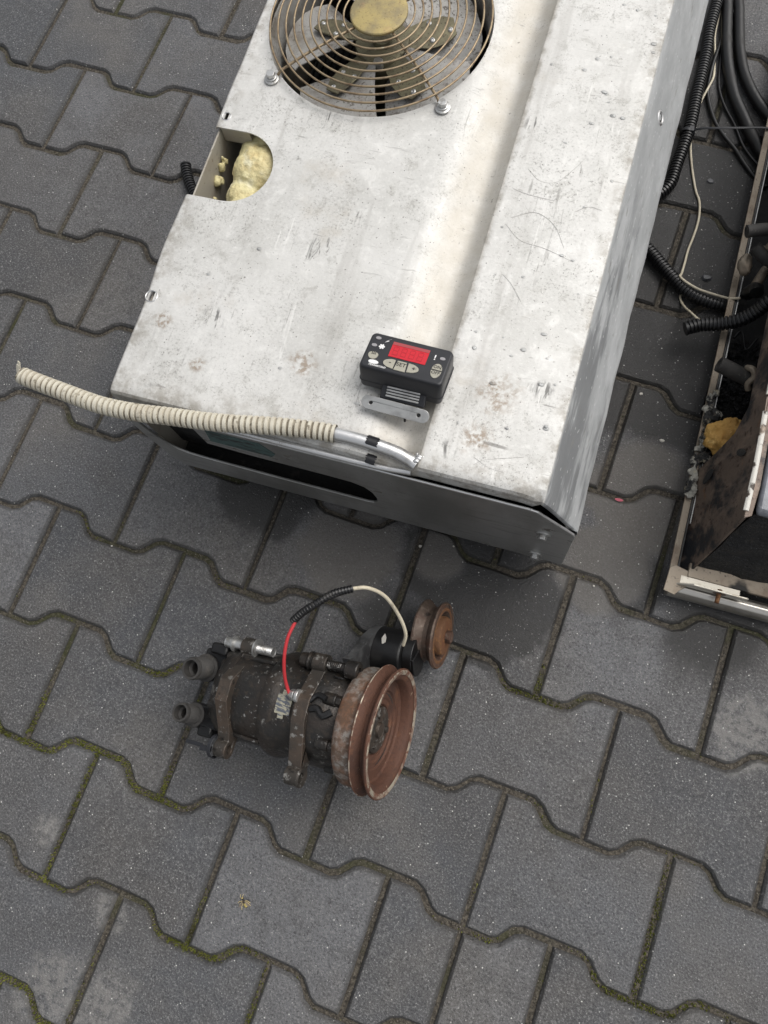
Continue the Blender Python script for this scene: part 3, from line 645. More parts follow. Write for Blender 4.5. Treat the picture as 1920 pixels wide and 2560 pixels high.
# end plate with its long slot
plate = [(.004, .045), (.5145, .045), (.5115, .1895), (.5085, .195), (.4665, .2445), (.459, .247), (.300, .2475), (.186, .2465), (.086, .243), (.088, .184), (.140, .180), (.235, .1795), (.262, .1780),
         (.276, .170), (.283, .156), (.2865, .135), (.2855, .118), (.280, .1100), (.270, .1070), (.156, .1065), (.060, .1095), (.038, .1125), (.024, .1200), (.016, .133), (.010, .152), (.006, .178), (.005, .215), (-.006, .215), (-.007, .150), (-.003, .070)]
MB().prism(plate, .003, ((0, .0005, 0), (1, 0, 0), (0, 0, 1))).build('end_plate', 'end_plate', unit, .0008)
MB().prism([(.098, .2), (.172, .199), (.180, .214), (.168, .2395), (.104, .238)], .0003, ((0, -.0027, 0), (1, 0, 0), (0, 0, 1))).build('teal_label', 'teal', unit)
# bright rubbed top edge of the plate
MB().tube([(.09, -.0012, .2434), (.186, -.0012, .2469), (.30, -.0012, .2479), (.459, -.0012, .2474)], .00135, 8, smooth=False).tube([(.459, -.0012, .2474), (.467, -.0012, .2449), (.5085, -.0012, .1955)], .00135, 8, smooth=False).build('worn_edge', 'alu', unit)
for z in (.170, .067):
    b = MB().lathe([(0, .0), (0, .0085), (.0016, .0085), (.0020, .0065), (.0020, 0)], (.4795, -.0026, z), (0, -1, 0), 24).build('washer', 'bolt', unit)
    MB().hexa((.4795, -.0045, z), (.4795, -.0095, z), .0052).build('bolt_head', 'bolt', unit, .0004)

# fan guard
guard_wires = 10
for i in range(guard_wires):
    r = .0415 + i * .00985; z = .2865 - .0065 * (i / (guard_wires - 1)) ** 2
    cz = MB().lathe([(z + .00125 * math.sin(t * 1.0472), r + .00125 * math.cos(t * 1.0472)) for t in range(6)], (FC[0] + .002, FC[1] - .004, 0), (0, 0, 1), 80, closed=True)
    o = cz.build('guard_ring', 'wire', unit, angle=80)
GC = Vector((FC[0] + .002, FC[1] - .004, 0))
bolts = []
for k in range(4):
    a = math.radians(45 + 90 * k - (1 if k == 2 else -1)); d = Vector((math.cos(a), math.sin(a), 0)); rb = .1435
    s = MB().tube([GC + d * .030 + Vector((0, 0, .2835)), GC + d * .09 + Vector((0, 0, .2815)), GC + d * .128 + Vector((0, 0, .2765)), GC + d * (rb - .008) + Vector((0, 0, .2722))], .0016, 8)
    s.build('guard_spoke', 'wire', unit)
    c = GC + d * rb
    MB().lathe([(.2703, 0), (.2703, .0078), (.2712, .0088), (.2728, .0088), (.2736, .0070), (.2736, 0)], (c.x, c.y, 0), (0, 0, 1), 24).build('washer', 'bolt', unit)
    h = MB().lathe([(.2736, .0064), (.2748, .0068), (.2756, .0060)], (c.x, c.y, 0), (0, 0, 1), 24); h.hexa((c.x, c.y, .2756), (c.x, c.y, .2806), .0054); h.build('bolt_head', 'bolt', unit, .0004)
MB().lathe([(.2850, 0), (.2850, .0325), (.2862, .0338), (.2884, .0338), (.2894, .0328), (.2898, .030), (.2900, 0)], GC, (0, 0, 1), 48).build('guard_disc', 'zinc', unit)

# shroud and fan below the opening
MB().lathe([(.262, .1345), (.262, .1325), (.246, .1290), (.215, .1290), (.215, .1310), (.244, .1312), (.2605, .1345)], (*FC, 0), (0, 0, 1), 72, closed=True).build('fan_shroud', 'blade', unit)
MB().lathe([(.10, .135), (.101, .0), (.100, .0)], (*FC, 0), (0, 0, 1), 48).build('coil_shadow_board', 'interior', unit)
def blade(a0):
    m = MB(); nR, nA = 7, 9; vs = []; fs = []
    for side in (0, 1):
        for i in range(nR):
            r = .036 + (.121 - .036) * i / (nR - 1)
            for j in range(nA):
                t = j / (nA - 1); wd = math.radians(60 + 7 * (i / (nR - 1)) ** .6)
                a = a0 + (t - .5) * wd + .10 * (i / (nR - 1))
                rr = r - (.010 * (abs(t - .5) * 2) ** 4 if i == nR - 1 else 0)
                z = .2320 + (t - .5) * (.018 + .016 * (1 - i / (nR - 1))) + .004 * math.cos((t - .5) * 3) - .0016 * side
                vs.append((FC[0] + rr * math.cos(a), FC[1] + rr * math.sin(a), z))
    n = nR * nA
    for i in range(nR - 1):
        for j in range(nA - 1):
            c = (i * nA + j, i * nA + j + 1, (i + 1) * nA + j + 1, (i + 1) * nA + j); fs += [c, tuple(k + n for k in c[::-1])]
    ring = [j for j in range(nA)] + [i * nA + nA - 1 for i in range(1, nR)] + [(nR - 1) * nA + j for j in range(nA - 2, -1, -1)] + [i * nA for i in range(nR - 2, 0, -1)]
    for k in range(len(ring)): a, b = ring[k], ring[(k + 1) % len(ring)]; fs.append((a, b, b + n, a + n))
    return m.add(vs, fs)
for k in range(5):
    a0 = math.radians(173 + 72 * k); bl = blade(a0).build('fan_blade', 'blade', unit)
    arm = []
    for r, w in ((.028, 34), (.046, 26), (.060, 24), (.078, 17), (.090, 9)): arm.append((r, w))
    poly = [(r * math.cos(math.radians(-w * .9)), r * math.sin(math.radians(-w * .9))) for r, w in arm] + [(r * math.cos(math.radians(w * .55)), r * math.sin(math.radians(w * .55))) for r, w in arm[::-1]]
    X = Vector((math.cos(a0), math.sin(a0), 0)); Y = Vector((-math.sin(a0), math.cos(a0), .30)).normalized()
    sp = MB().prism(poly, .002, ((FC[0], FC[1], .2395), X, Y)).build('spider_arm', 'zinc_dull', unit, .0005)
    for r, w in ((.060, -12), (.060, 8), (.083, -4)):
        c = Vector((FC[0], FC[1], .2395)) + X * (r * math.cos(math.radians(w))) + Y * (r * math.sin(math.radians(w)))
        MB().lathe([(.0018, .0034), (.0028, .0030), (.0034, .0018), (.0028, .0012), (.0028, 0)], c, X.cross(Y), 14).build('rivet', 'bolt', sp)
MB().lathe([(.195, .034), (.239, .034), (.2435, .0325), (.2445, .028), (.2445, .012), (.249, .011), (.249, 0)], (*FC, 0), (0, 0, 1), 40).build('fan_hub', 'zinc_dull', unit)
MB().hexa((FC[0] + .006, FC[1] - .036, .240), (FC[0] + .006, FC[1] - .036, .251), .006).build('balance_bolt', 'bolt', unit, .0005)

# foam bulging in the side cut-out
def foam_blob(parts, seed, amp=.006, sc=45):
    bm = bmesh.new()
    for c, r, s in parts:
        t = bmesh.new(); bmesh.ops.create_icosphere(t, subdivisions=4, radius=1.0)
        for v in t.verts:
            d = v.co.normalized(); p = Vector(c) + Vector((d.x * r * s[0], d.y * r * s[1], d.z * r * s[2]))
            k = mnoise.fractal(p * sc + Vector((seed, 0, 0)), 1.0, 2.0, 4); v.co = p + d * k * amp
        tm = bpy.data.meshes.new('t'); t.to_mesh(tm); t.free(); bm.from_mesh(tm); bpy.data.meshes.remove(tm)
    me = bpy.data.meshes.new('foam'); bm.to_mesh(me); bm.free(); return me
def remeshed(me, voxel, amp, sc, amp2=0.0, sc2=200, smooth=6):
    o = bpy.data.objects.new('t', me); COL.objects.link(o); md = o.modifiers.new('r', 'REMESH'); md.mode = 'VOXEL'; md.voxel_size = voxel
    sm = o.modifiers.new('s', 'SMOOTH'); sm.iterations = smooth; bpy.context.view_layer.update()
    me2 = bpy.data.meshes.new_from_object(o.evaluated_get(bpy.context.evaluated_depsgraph_get())); bpy.data.objects.remove(o); bpy.data.meshes.remove(me)
    nn = [v.normal.copy() for v in me2.vertices]
    for v, n_ in zip(me2.vertices, nn): v.co += n_ * (mnoise.fractal(v.co * sc, 1.0, 2.0, 3) * amp + mnoise.noise(v.co * sc2) * amp2)
    return me2
finish(remeshed(foam_blob([((.061, .318, .233), .037, (1.0, 1.0, .86)), ((.052, .282, .230), .025, (1.0, .95, 1.0)), ((.064, .264, .240), .020, (1.2, .9, .9)), ((.086, .326, .224), .030, (1, 1, 1)), ((.046, .340, .236), .020, (1, 1, 1.0)), ((.044, .257, .238), .014, (1.1, .8, 1)), ((.056, .350, .240), .022, (1.2, 1, .8))], 2.0, .002), .0014, .0022, 70, .0005, 330), 'insulation_foam', 'foam', unit, angle=80)
finish(remeshed(foam_blob([((.0075, .317, .236), .0050, (.8, 1, 1.3)), ((.0085, .324, .240), .0042, (.8, .6, 1.6)), ((.0075, .300, .234), .0055, (.8, 1, 1)), ((.009, .305, .228), .004, (1, 1, 1)), ((.009, .280, .222), .003, (1, 1, 2.5))], 8.0, .002, 120), .0009, .001, 200, smooth=2), 'foam_crumb', 'foam', unit, angle=80)

# drain pipe welded into the channel end, cream hose pushed over it, scraps of tape
pipe_path = [(.3400, .0090, .2650), (.330, .0125, .2668), (.3170, .0155, .2690), (.2935, .0172, .2718), (.270, .0178, .2730), (.245, .0172, .2735)]
MB().tube(pipe_path, .0069, 20, caps=True).build('drain_pipe', 'alu', unit)
weld = MB()
for k in range(9):
    a = -1.9 + k * .42; c = Vector((.3400, .0100, .2655)); p = c + Vector((.0015 * math.cos(k), .0082 * math.cos(a), .0078 * math.sin(a) * .8 + .001))
    weld.ball(p, .0022, 10, 6, (1.5, 1, .8))
for k in range(5): weld.ball((.338 + k * .0018, .0175 - k * .0005 + .002,   .2660 + .0006 * k), .0021, 10, 6, (.8, 1.3, .8))
weld.build('weld_bead', 'alu', unit, angle=50)
hose_path = [(.2535, .0174, .2734), (.235, .0158, .2740), (.1960, .0098, .2760), (.1334, -.0018, .2760), (.0790, -.0082, .2750), (.0412, -.0128, .2745), (.0025, -.0145, .2745), (-.0390, -.0112, .2750), (-.0860, -.0066, .2770), (-.0965, -.0045, .2790)]
hz = MB().tube(hose_path, .0096, 22, rib=(.0062, .0070), caps=False).build('corrugated_hose', 'hose', unit, angle=50)
MB().tube(hose_path, .0084, 20, step=.004, caps=False).tube(hose_path, .0066, 16, step=.004, caps=False).build('hose_core', 'hose_dirty', hz)
MB().prism([(0, 0), (.005, .001), (.006, .004), (.004, .006), (.005, .010), (.001, .011), (0, .006)], .001, ((-.0995, -.005, .279), (.9, 0, .3), (0, .7, .7))).prism([(0, 0), (.004, 0), (.005, .007), (.002, .0095), (0, .005)], .001, ((-.1015, .000, .277), (.8, .2, .4), (-.2, .8, .6))).build('torn_hose_end', 'hose', unit)
def tape(c, ax, r, a0, a1, w, name):
    m = MB(); vs = []; fs = []; ax = Vector(ax).normalized(); U = Vector((0, 0, 1)); U = (U - ax * ax.dot(U)).normalized(); W = ax.cross(U); n = 10
    for k, rr in enumerate((r, r + .0006)):
        for i in range(n):
            a = a0 + (a1 - a0) * i / (n - 1); d = U * math.cos(a) + W * math.sin(a)
            jg = .0012 * math.sin(i * 2.7)
            for s in (-1, 1): vs.append(Vector(c) + ax * (s * w / 2 + jg) + d * (rr + (.002 * max(0, i - n + 3) if a1 > a0 else 0)))
    o2 = n * 2
    for i in range(n - 1):
        q = (i * 2, i * 2 + 1, i * 2 + 3, i * 2 + 2); fs += [tuple(k + o2 for k in q), q[::-1]]
    m.add(vs, fs).build(name, 'tape', unit)
tape((.2925, .0172, .2718), (-1, .06, .05), .0072, 1.15, -.55, .012, 'tape_scrap')
tape((.2945, .0030, .2620), (-1, .06, .02), .0060, .9, -.9, .010, 'tape_scrap')
# rolled lip bead under the pipe
MB().tube([(.10, .0012, .2530), (.18, .0004, .2535), (.26, .0006, .2530), (.305, .0016, .2525), (.335, .004, .2530)], .0035, 12).build('rolled_lip', 'alu', unit)

# rain drops and hairs on the lid
dr = random.Random(5); drops = MB()
for _ in range(46):
    p = dr.uniform(.355, .462); q = dr.uniform(.06, .62)
    if dr.random() < .12: p = dr.uniform(.02, .27); q = dr.uniform(.05, .30)
    s = dr.uniform(.0012, .0026); i0 = dr.uniform(.9, 1.8)
    zb = .270 + mnoise.noise(Vector((p * 7, q * 7, 0))) * .0012 + mnoise.noise(Vector((p * 24, q * 24, 5))) * .00035 - .0004
    drops.ball((p, q, zb), s, 12, 8, (i0, 1, .55))
do = drops.build('rain_drops', 'water', unit, angle=80); do['kind'] = 'stuff'
hair = MB()
for pts in ([(.365, .362), (.380, .350), (.398, .352), (.412, .371), (.419, .384)], [(.362, .300), (.385, .311), (.408, .300), (.424, .276)], [(.358, .291), (.378, .275), (.405, .271), (.436, .262)],
            [(.370, .232), (.382, .222), (.396, .205)], [(.355, .335), (.372, .331), (.401, .329)], [(.425, .320), (.437, .329), (.452, .328)], [(.395, .022), (.405, .030), (.440, .042)], [(.393, .030), (.410, .023), (.425, .022)]):
    hair.tube([(p, q, .2702 + mnoise.noise(Vector((p * 7, q * 7, 0))) * .0012) for p, q in pts], .00013, 5, step=.003)
ho = hair.build('hair_strands', 'hair', unit); ho['kind'] = 'stuff'

# ------------------------------------------------------------------ control panel lying on the lid
CW, CH, CD = .0840, .0430, .0320
cang = math.radians(-12.0)
ctrl = thing('control_panel', 'black control panel with red display and beige buttons on the aluminium lid', 'control panel',
             tuple(Matrix.Rotation(UR, 4, 'Z') @ Vector((.3065, .098, .27)) + Vector(UO)), UR)
CR = Matrix.Rotation(-cang, 3, 'X'); face_c = Vector((0.0, .0020, .0355))
def cf(v):   # panel coordinates: x right, y up the face, z out of the face
    return face_c + CR @ Vector(v)
CR = Matrix.Rotation(math.radians(-13.0), 3, 'X') @ Matrix.Rotation(math.radians(-1.5), 3, 'Z')
def rrect(w, h, r, n=6, bulge=0.0):
    P = []
    for cx, cy, a in ((w / 2 - r, h / 2 - r, 0), (-w / 2 + r, h / 2 - r, 90), (-w / 2 + r, -h / 2 + r, 180), (w / 2 - r, -h / 2 + r, 270)):
        P += circle(cx, cy, r, n, math.radians(a), math.radians(a + 90), True)
    return [(x, y + bulge * (1 - (2 * x / w) ** 2) * (1 if y > 0 else 0)) for x, y in P]
m = MB(cf); vs = []; fs = []
levels = [(1.0, -CD, .004), (1.03, -CD * .9, .004), (1.03, -.004, .004), (1.0, -.0014, .004), (.965, 0, .004)]
base = rrect(CW, CH, .0045, 6, .0022); n = len(base)
for s_, z, r in levels: vs += [(x * (1 - (1 - s_) * .6 if abs(s_ - 1) else 1), y * s_, z) for x, y in base]
for L in range(len(levels) - 1):
    for i in range(n): j = (i + 1) % n; fs.append((L * n + i, L * n + j, (L + 1) * n + j, (L + 1) * n + i))
fs.append(tuple(range(n - 1, -1, -1))); fs.append(tuple((len(levels) - 1) * n + i for i in range(n)))
m.add(vs, fs).build('housing', 'plastic', ctrl, .0010)
MB(cf).prism(rrect(CW * 1.04, CH * 1.04, .0045, 6), .0010, ((0, 0, -CD * .72), (1, 0, 0), (0, 1, 0))).build('seam', 'plastic', ctrl)
# display, buttons, lamps (face coordinates in metres)
def fp(u, v): return ((u - .5) * CW, (v - .5) * CH)       # u right, v up
disp = MB(cf).prism([fp(.285, .43), fp(.735, .43), fp(.735, .86), fp(.285, .86)], .0006, ((0, 0, -.0001), (1, 0, 0), (0, 1, 0))).build('display', 'red_screen', ctrl)
MB(cf).prism([fp(.287, .77), fp(.733, .77), fp(.733, .855), fp(.287, .855)], .0002, ((0, 0, .0006), (1, 0, 0), (0, 1, 0))).build('display_edge', 'red_top', disp)
for k in range(4):
    u0 = .325 + k * .100; segm = MB(cf); w, h = .050, .23; v0 = .49
    for (a, b, c, d) in ((u0, v0, u0 + w, v0 + .022), (u0, v0 + h / 2, u0 + w, v0 + h / 2 + .022), (u0, v0 + h, u0 + w, v0 + h + .022),
                         (u0 - .008, v0, u0, v0 + h / 2), (u0 - .008, v0 + h / 2 + .02, u0, v0 + h), (u0 + w, v0, u0 + w + .008, v0 + h / 2), (u0 + w, v0 + h / 2 + .02, u0 + w + .008, v0 + h)):
        segm.prism([fp(a, b), fp(c, b), fp(c, d), fp(a, d)], .00012, ((0, 0, .0005), (1, 0, 0), (0, 1, 0)))
    segm.build('segment_digit', 'red_dark', disp)
def button(poly, name='button', th=.0010):
    return MB(cf).prism([fp(*p) for p in poly], th, ((0, 0, -.0002), (1, 0, 0), (0, 1, 0))).build(name, 'button', ctrl, .0003)
def ell(cu, cv, ru, rv, a0, a1, n=12): return [(cu + ru * math.cos(math.radians(a0 + (a1 - a0) * i / (n - 1))), cv + rv * math.sin(math.radians(a0 + (a1 - a0) * i / (n - 1)))) for i in range(n)]
button(ell(.115, .37, .060, .13, 180, 360) + ell(.115, .37, .060, .08, 0, 180)[1:-1], 'defrost_button')
button([(.395, .11), (.395, .36)] + ell(.375, .24, .115, .125, 92, 262)[0:], 'minus_button')
button([(.405, .095), (.545, .095), (.530, .365), (.420, .365)], 'set_button')
button([(.560, .11)] + ell(.570, .24, .120, .125, -88, 88) + [(.552, .36)], 'plus_button')
button(ell(.885, .375, .062, .175, 0, 180), 'on_button')
button(ell(.885, .345, .062, .205, 180, 360), 'off_button')
for u, v in ((.095, .86), (.080, .64), (.905, .72)):
    MB(cf).prism([fp(*p) for p in ell(u, v, .033, .042, 0, 360, 17)[:-1]], .0005, ((0, 0, 0), (1, 0, 0), (0, 1, 0))).build('indicator_lamp', 'lamp_off', ctrl)
def text(body, u, v, size, material, z=.0010, name='lettering', shear=0.0, offs=0.0):
    cu = bpy.data.curves.new('txt', 'FONT'); cu.body = body; cu.size = size; cu.align_x = 'CENTER'; cu.align_y = 'CENTER'; cu.shear = shear; cu.offset = offs; cu.resolution_u = 3
    ob = bpy.data.objects.new('txt', cu); COL.objects.link(ob); bpy.context.view_layer.update()
    me = bpy.data.meshes.new_from_object(ob.evaluated_get(bpy.context.evaluated_depsgraph_get()))
    bpy.data.objects.remove(ob); bpy.data.curves.remove(cu)
    x0, y0 = fp(u, v)
    for vt in me.vertices: vt.co = cf((vt.co.x + x0, vt.co.y + y0, z))
    return finish(me, name, material, ctrl, flat=True)
text('SET', .475, .262, .0062, 'print_dark', offs=.00008); text('ON', .885, .445, .0050, 'print_dark', offs=.00006); text('OFF', .885, .285, .0050, 'print_dark', offs=.00006)
text('-', .340, .27, .0085, 'print_dark', offs=.0001); text('+', .630, .24, .0070, 'print_dark', offs=.0001)
text('!', .815, .70, .0085, 'print_white', .0003, offs=.0002); text('TRANSICOLD', .205, .088, .0029, 'print_white', .0003, shear=.25, offs=.00008)
def sym(polys, name, material='print_white', z=.0001, th=.0003):
    mb = MB(cf)
    for p in polys: mb.prism([fp(*q) for q in p], th, ((0, 0, z), (1, 0, 0), (0, 1, 0)))
    return mb.build(name, material, ctrl, flat=True)
sym([[(.185, .775), (.215, .815), (.200, .825), (.250, .915), (.216, .850), (.232, .838)]], 'bolt_symbol')
sym([ell(.150, .175, .062, .055, 0, 360, 19)[:-1]], 'oval_emblem')
fl = []
for k in range(3):
    a = math.radians(60 * k + 10); dx, dy = .030 * math.cos(a), .030 * math.sin(a) * 2; nx, ny = -.007 * math.sin(a), .007 * math.cos(a) * 2
    fl.append([(.172 - dx - nx, .64 - dy - ny), (.172 + dx - nx, .64 + dy - ny), (.172 + dx + nx, .64 + dy + ny), (.172 - dx + nx, .64 - dy + ny)])
for k in range(6):
    a = math.radians(60 * k + 10); cu_, cv_ = .172 + .026 * math.cos(a), .64 + .052 * math.sin(a); fl.append(ell(cu_, cv_, .012, .024, 0, 360, 7)[:-1])
for k, p in enumerate(fl): sym([p], 'snow_symbol', z=.0001 + .00002 * k)
sym([[(.092, .40), (.100, .40), (.100, .455), (.092, .455)], [(.112, .40), (.120, .40), (.120, .455), (.112, .455)], [(.132, .40), (.140, .40), (.140, .455), (.132, .455)], [(.088, .375), (.144, .375), (.144, .388), (.088, .388)]], 'defrost_symbol', 'print_dark', .0008, .0003)
# bracket under the panel
Rb = Matrix.Rotation(math.radians(30), 3, 'X') @ Matrix.Rotation(math.radians(-1.5), 3, 'Z')
bo = Vector((-.001, -.0425, .0110))
bfn = lambda v: bo + Rb @ Vector(v)
MB(bfn).prism(stadium(-.028, .029, 0, .0068), .0022, ((0, 0, 0), (1, 0, 0), (0, 1, 0)), [circle(-.025, 0, .0022, 14), circle(.025, 0, .0022, 14)]).build('bracket', 'bracket', ctrl, .0006)
for sx in (-.025, .025):
    MB(bfn).lathe([(-.0005, .0016), (.0014, .0018), (.0014, 0)], (sx, 0, 0), (0, 0, 1), 12).build('screw_hole', 'print_dark', ctrl)
leaf = MB()
for k in range(4): leaf.box((.004, -.033 + k * .0026, .0165 + k * .0012), (.034, .0018, .0018), Matrix.Rotation(.5, 3, 'X'))
leaf.build('hinge_leaf', 'bracket', ctrl, .0004)
MB().box((.004, -.0270, .0125), (.046, .016, .010), Matrix.Rotation(.45, 3, 'X')).build('hinge_block', 'plastic', ctrl, .0015)
MB().box((.012, -.010, .0075), (.038, .020, .0150)).build('mount_foot', 'plastic', ctrl, .002)
MB().tube([(.006, -.030, .010), (.0085, -.042, .003), (.0095, -.0475, -.0045)], .0012, 8).build('cable_stub', 'rubber', ctrl)

# ------------------------------------------------------------------ piston compressor with rusty clutch pulley
AZ, EL = math.radians(7.1), math.radians(14.0)
cO = Vector((-.1431, .1723, .1150)); cbase = Vector((cO.x - .10, cO.y, 0))
cA = Vector((math.cos(EL) * math.cos(AZ), math.cos(EL) * math.sin(AZ), math.sin(EL))); cL = Vector((-math.sin(AZ), math.cos(AZ), 0)); cW = cA.cross(cL)
comp = thing('compressor', 'oily dark compressor with rusty grooved pulley lying on the pavers', 'compressor', tuple(cbase))
def K(v): v = Vector(v); return cO + cA * v.x + cL * v.y + cW * v.z - cbase
AX = (1, 0, 0)
LC = .003                      # lateral centre of the body
body = MB(K).lathe([(-.212, 0), (-.212, .030), (-.210, .044), (-.205, .051), (-.198, .0545), (-.190, .0565), (-.187, .0565), (-.186, .0545), (-.160, .0535), (-.139, .0540), (-.137, .0590), (-.132, .0608), (-.126, .0608), (-.120, .0590),
                    (-.116, .0570), (-.096, .0565), (-.092, .0585), (-.080, .0590), (-.066, .0585), (-.060, .0560), (-.052, .0540), (-.044, .0500), (-.044, 0)], (0, LC, 0), AX, 56)
body.build('housing', 'cast', comp)
for k in range(7):             # cast ribs and cover bolts round the front housing
    a = math.radians(20 + k * 51.4); y, z = LC + .0545 * math.cos(a), .0545 * math.sin(a)
    MB(K).lathe([(-.064, .0070), (-.050, .0070), (-.049, .0060), (-.049, 0)], (0, y, z), AX, 12).hexa((-.049, y, z), (-.043, y, z), .0062).build('cover_bolt', 'cast', comp, .0006)
for k in range(5):
    a = math.radians(40 + k * 72); y, z = LC + .049 * math.cos(a), .049 * math.sin(a)
    MB(K).lathe([(-.206, 0), (-.206, .0055), (-.196, .0060), (-.196, 0)], (0, y, z), AX, 10).build('rear_bolt', 'cast', comp)
for a in (-48, 58):
    t = math.radians(a + 90); d = Vector((0, math.cos(t), math.sin(t)))
    MB(K).tube([Vector((-.184, LC, 0)) + d * .0540, Vector((-.162, LC, 0)) + d * .0545, Vector((-.140, LC, 0)) + d * .0552], .0022, 8).build('cast_rib', 'cast', comp)
# mounting ears: bars across the top, lugs at both ends; a second pair underneath carries it
def ear(a0, th, yT, yB, w, name='mount_ear', matn='cast_bright', lug=.0105, wide=.010):
    P = circle(yT, w, lug, 12, math.radians(-60), math.radians(150), True) + [(yT - .018, w + wide), (LC + .012, .0640), (LC - .012, .0640), (yB + .020, w + wide)] + circle(yB, w, lug, 12, math.radians(30), math.radians(250), True) + [(yB + .016, w - .012), (LC, .040), (yT - .016, w - .012)]
    return MB(K).prism(P, th, ((a0, 0, 0), (0, 1, 0), (0, 0, 1)), [circle(yT, w, .0055, 14), circle(yB, w, .0055, 14)]).build(name, matn, comp, .0012)
ear(-.092, .0165, .056, -.0665, .038); ear(-.190, .0155, .056, -.0610, .030)
def low_ear(a0, th, wlow):
    P = [(.030, -.045), (-.030, -.045)] + circle(-.020, wlow + .010, .010, 10, math.radians(180), math.radians(300), True) + circle(.022, wlow + .010, .010, 10, math.radians(240), math.radians(360), True)
    MB(K).prism(P, th, ((a0, 0, 0), (0, 1, 0), (0, 0, 1))).build('mount_ear', 'cast', comp, .0012)
low_ear(-.092, .016, -.092); low_ear(-.190, .015, -.069)
# lug bosses and sleeves
MB(K).lathe([(-.0755, .0055), (-.0735, .0105), (-.0765, .0112), (-.0775, .0055)], (0, -.0665, .038), AX, 18, closed=True).build('lug_boss', 'cast_bright', comp)
MB(K).lathe([(-.1745, .0056), (-.1735, .0118), (-.1715, .0118), (-.1715, .0056)], (0, .056, .030), AX, 20, closed=True).build('washer', 'bolt', comp)
# through bolt on the rear ear
thr = [(-.2150, 0), (-.2150, .0062), (-.205, .0066), (-.2045, .0095), (-.2025, .0100), (-.2015, .0060), (-.175, .0058)]
x = -.174
while x < -.152: thr += [(x, .0058), (x + .0009, .0050), (x + .0018, .0058)]; x += .0018
thr += [(-.1515, .0044), (-.1515, 0)]
MB(K).lathe(thr, (0, .056, .030), AX, 16).build('through_bolt', 'bolt', comp)
# bolt through the front ear to the tensioner bracket
hb = [(-.1085, 0), (-.1085, .0080), (-.1000, .0085), (-.0985, .0105), (-.0965, .0105), (-.0955, .0090), (-.0930, .0105), (-.0925, .0060)]
x = -.077
while x < -.058: hb += [(x, .0060), (x + .0011, .0051), (x + .0022, .0060)]; x += .0022
hb += [(-.0540, .0058), (-.0520, .0100), (-.0385, .0105), (-.0372, .0095), (-.0372, .0045), (-.0410, .0042), (-.0410, 0)]
MB(K).lathe(hb, (0, .056, .038), AX, 18).build('bracket_bolt', 'cast', comp, .0004)
bp = circle(.056, .038, .0125, 12, math.radians(150), math.radians(330), True) + [(.072, .018), (.100, -.010), (.117, -.040)] + circle(.088, -.052, .031, 14, math.radians(10), math.radians(-190), True) + [(.062, -.012), (.058, .006), (.046, .026)]
MB(K).prism(bp[::-1], .010, ((-.064, 0, 0), (0, 1, 0), (0, 0, 1))).build('tensioner_bracket', 'steel_dark', comp, .0016)
MB(K).lathe([(-.054, .0300), (-.020, .0300), (-.018, .0285), (-.018, 0)], (0, .088, -.050), AX, 36).lathe([(-.018, .0245), (-.006, .0235), (-.004, 0)], (0, .092, -.052), AX, 28).build('tensioner_body', 'rubber', comp, .0008)
MB(K).prism(circle(.118, -.070, .017, 14, math.radians(-90), math.radians(120), True) + [(.083, -.030)] + circle(.085, -.052, .018, 10, math.radians(130), math.radians(280), True), .007, ((-.010, 0, 0), (0, 1, 0), (0, 0, 1))).build('tensioner_arm', 'rubber', comp, .001)
# tensioner idler pulley
IO = (0, .122, -.070); IA = Vector((1, 0, 0))
MB(K).lathe([(-.014, .018), (-.014, .0385), (-.0125, .0405), (-.0105, .0405), (-.0015, .0330), (.0035, .0330), (.0095, .0400), (.0115, .0410), (.0135, .0395), (.0135, .0300), (.0110, .0285), (.0060, .0240), (.0060, .012)], IO, AX, 48).build('idler_pulley', 'rust_dark', comp)
MB(K).lathe([(.0134, .0300), (.0142, .0320), (.0128, .0370), (.0136, .0392), (.0122, .0300)], IO, AX, 48, closed=True).build('idler_rim', 'rust_orange', comp)
MB(K).lathe([(.004, .0235), (.0150, .0235), (.0172, .0222), (.0180, .0190), (.0185, 0)], IO, AX, 36).build('idler_cap', 'rust_orange', comp)
MB(K).hexa((.018, .122, -.070), (.0250, .122, -.070), .0082).build('idler_nut', 'rust_dark', comp, .0008)
# clutch drum, grooved pulley and its dished face
MB(K).lathe([(-.0430, .020), (-.0430, .0560), (-.0415, .0625), (-.0385, .0650), (-.0345, .0660), (-.0250, .0660), (-.0190, .0655), (-.0180, .0640)], (0, 0, 0), AX, 64).build('clutch_drum', 'rust_drum', comp)
MB(K).lathe([(-.0195, .0600), (-.0190, .0690), (-.0180, .0712), (-.0165, .0715), (-.0150, .0705), (-.0085, .0610), (-.0060, .0610), (-.0020, .0690), (-.0005, .0712), (.0010, .0716), (.0022, .0708), (.0024, .0690), (.0010, .0640), (-.0005, .0600),
             (-.0030, .0580), (-.0120, .0568), (-.0140, .0550), (-.0142, .0520), (-.0130, .0440), (-.0150, .0425), (-.0145, .0360), (-.0160, .0340), (-.0158, .0285), (-.0180, .0270), (-.0180, 0)], (0, 0, 0), AX, 72).build('pulley', 'rust', comp)
MB(K).lathe([(.0023, .0700), (.0031, .0690), (.0026, .0655), (.0018, .0645), (.0012, .0690)], (0, 0, 0), AX, 72, closed=True).build('pulley_edge', 'worn_edge', comp)
MB(K).lathe([(-.0155, .0716), (-.0163, .0722), (-.0172, .0716), (-.0163, .0705)], (0, 0, 0), AX, 64, closed=True).build('flange_edge', 'worn_edge', comp)
MB(K).lathe([(-.0035, .0583), (-.0024, .0590), (-.0010, .0606), (-.0030, .0600)], (0, 0, 0), AX, 64, closed=True).build('dish_edge', 'worn_edge', comp)
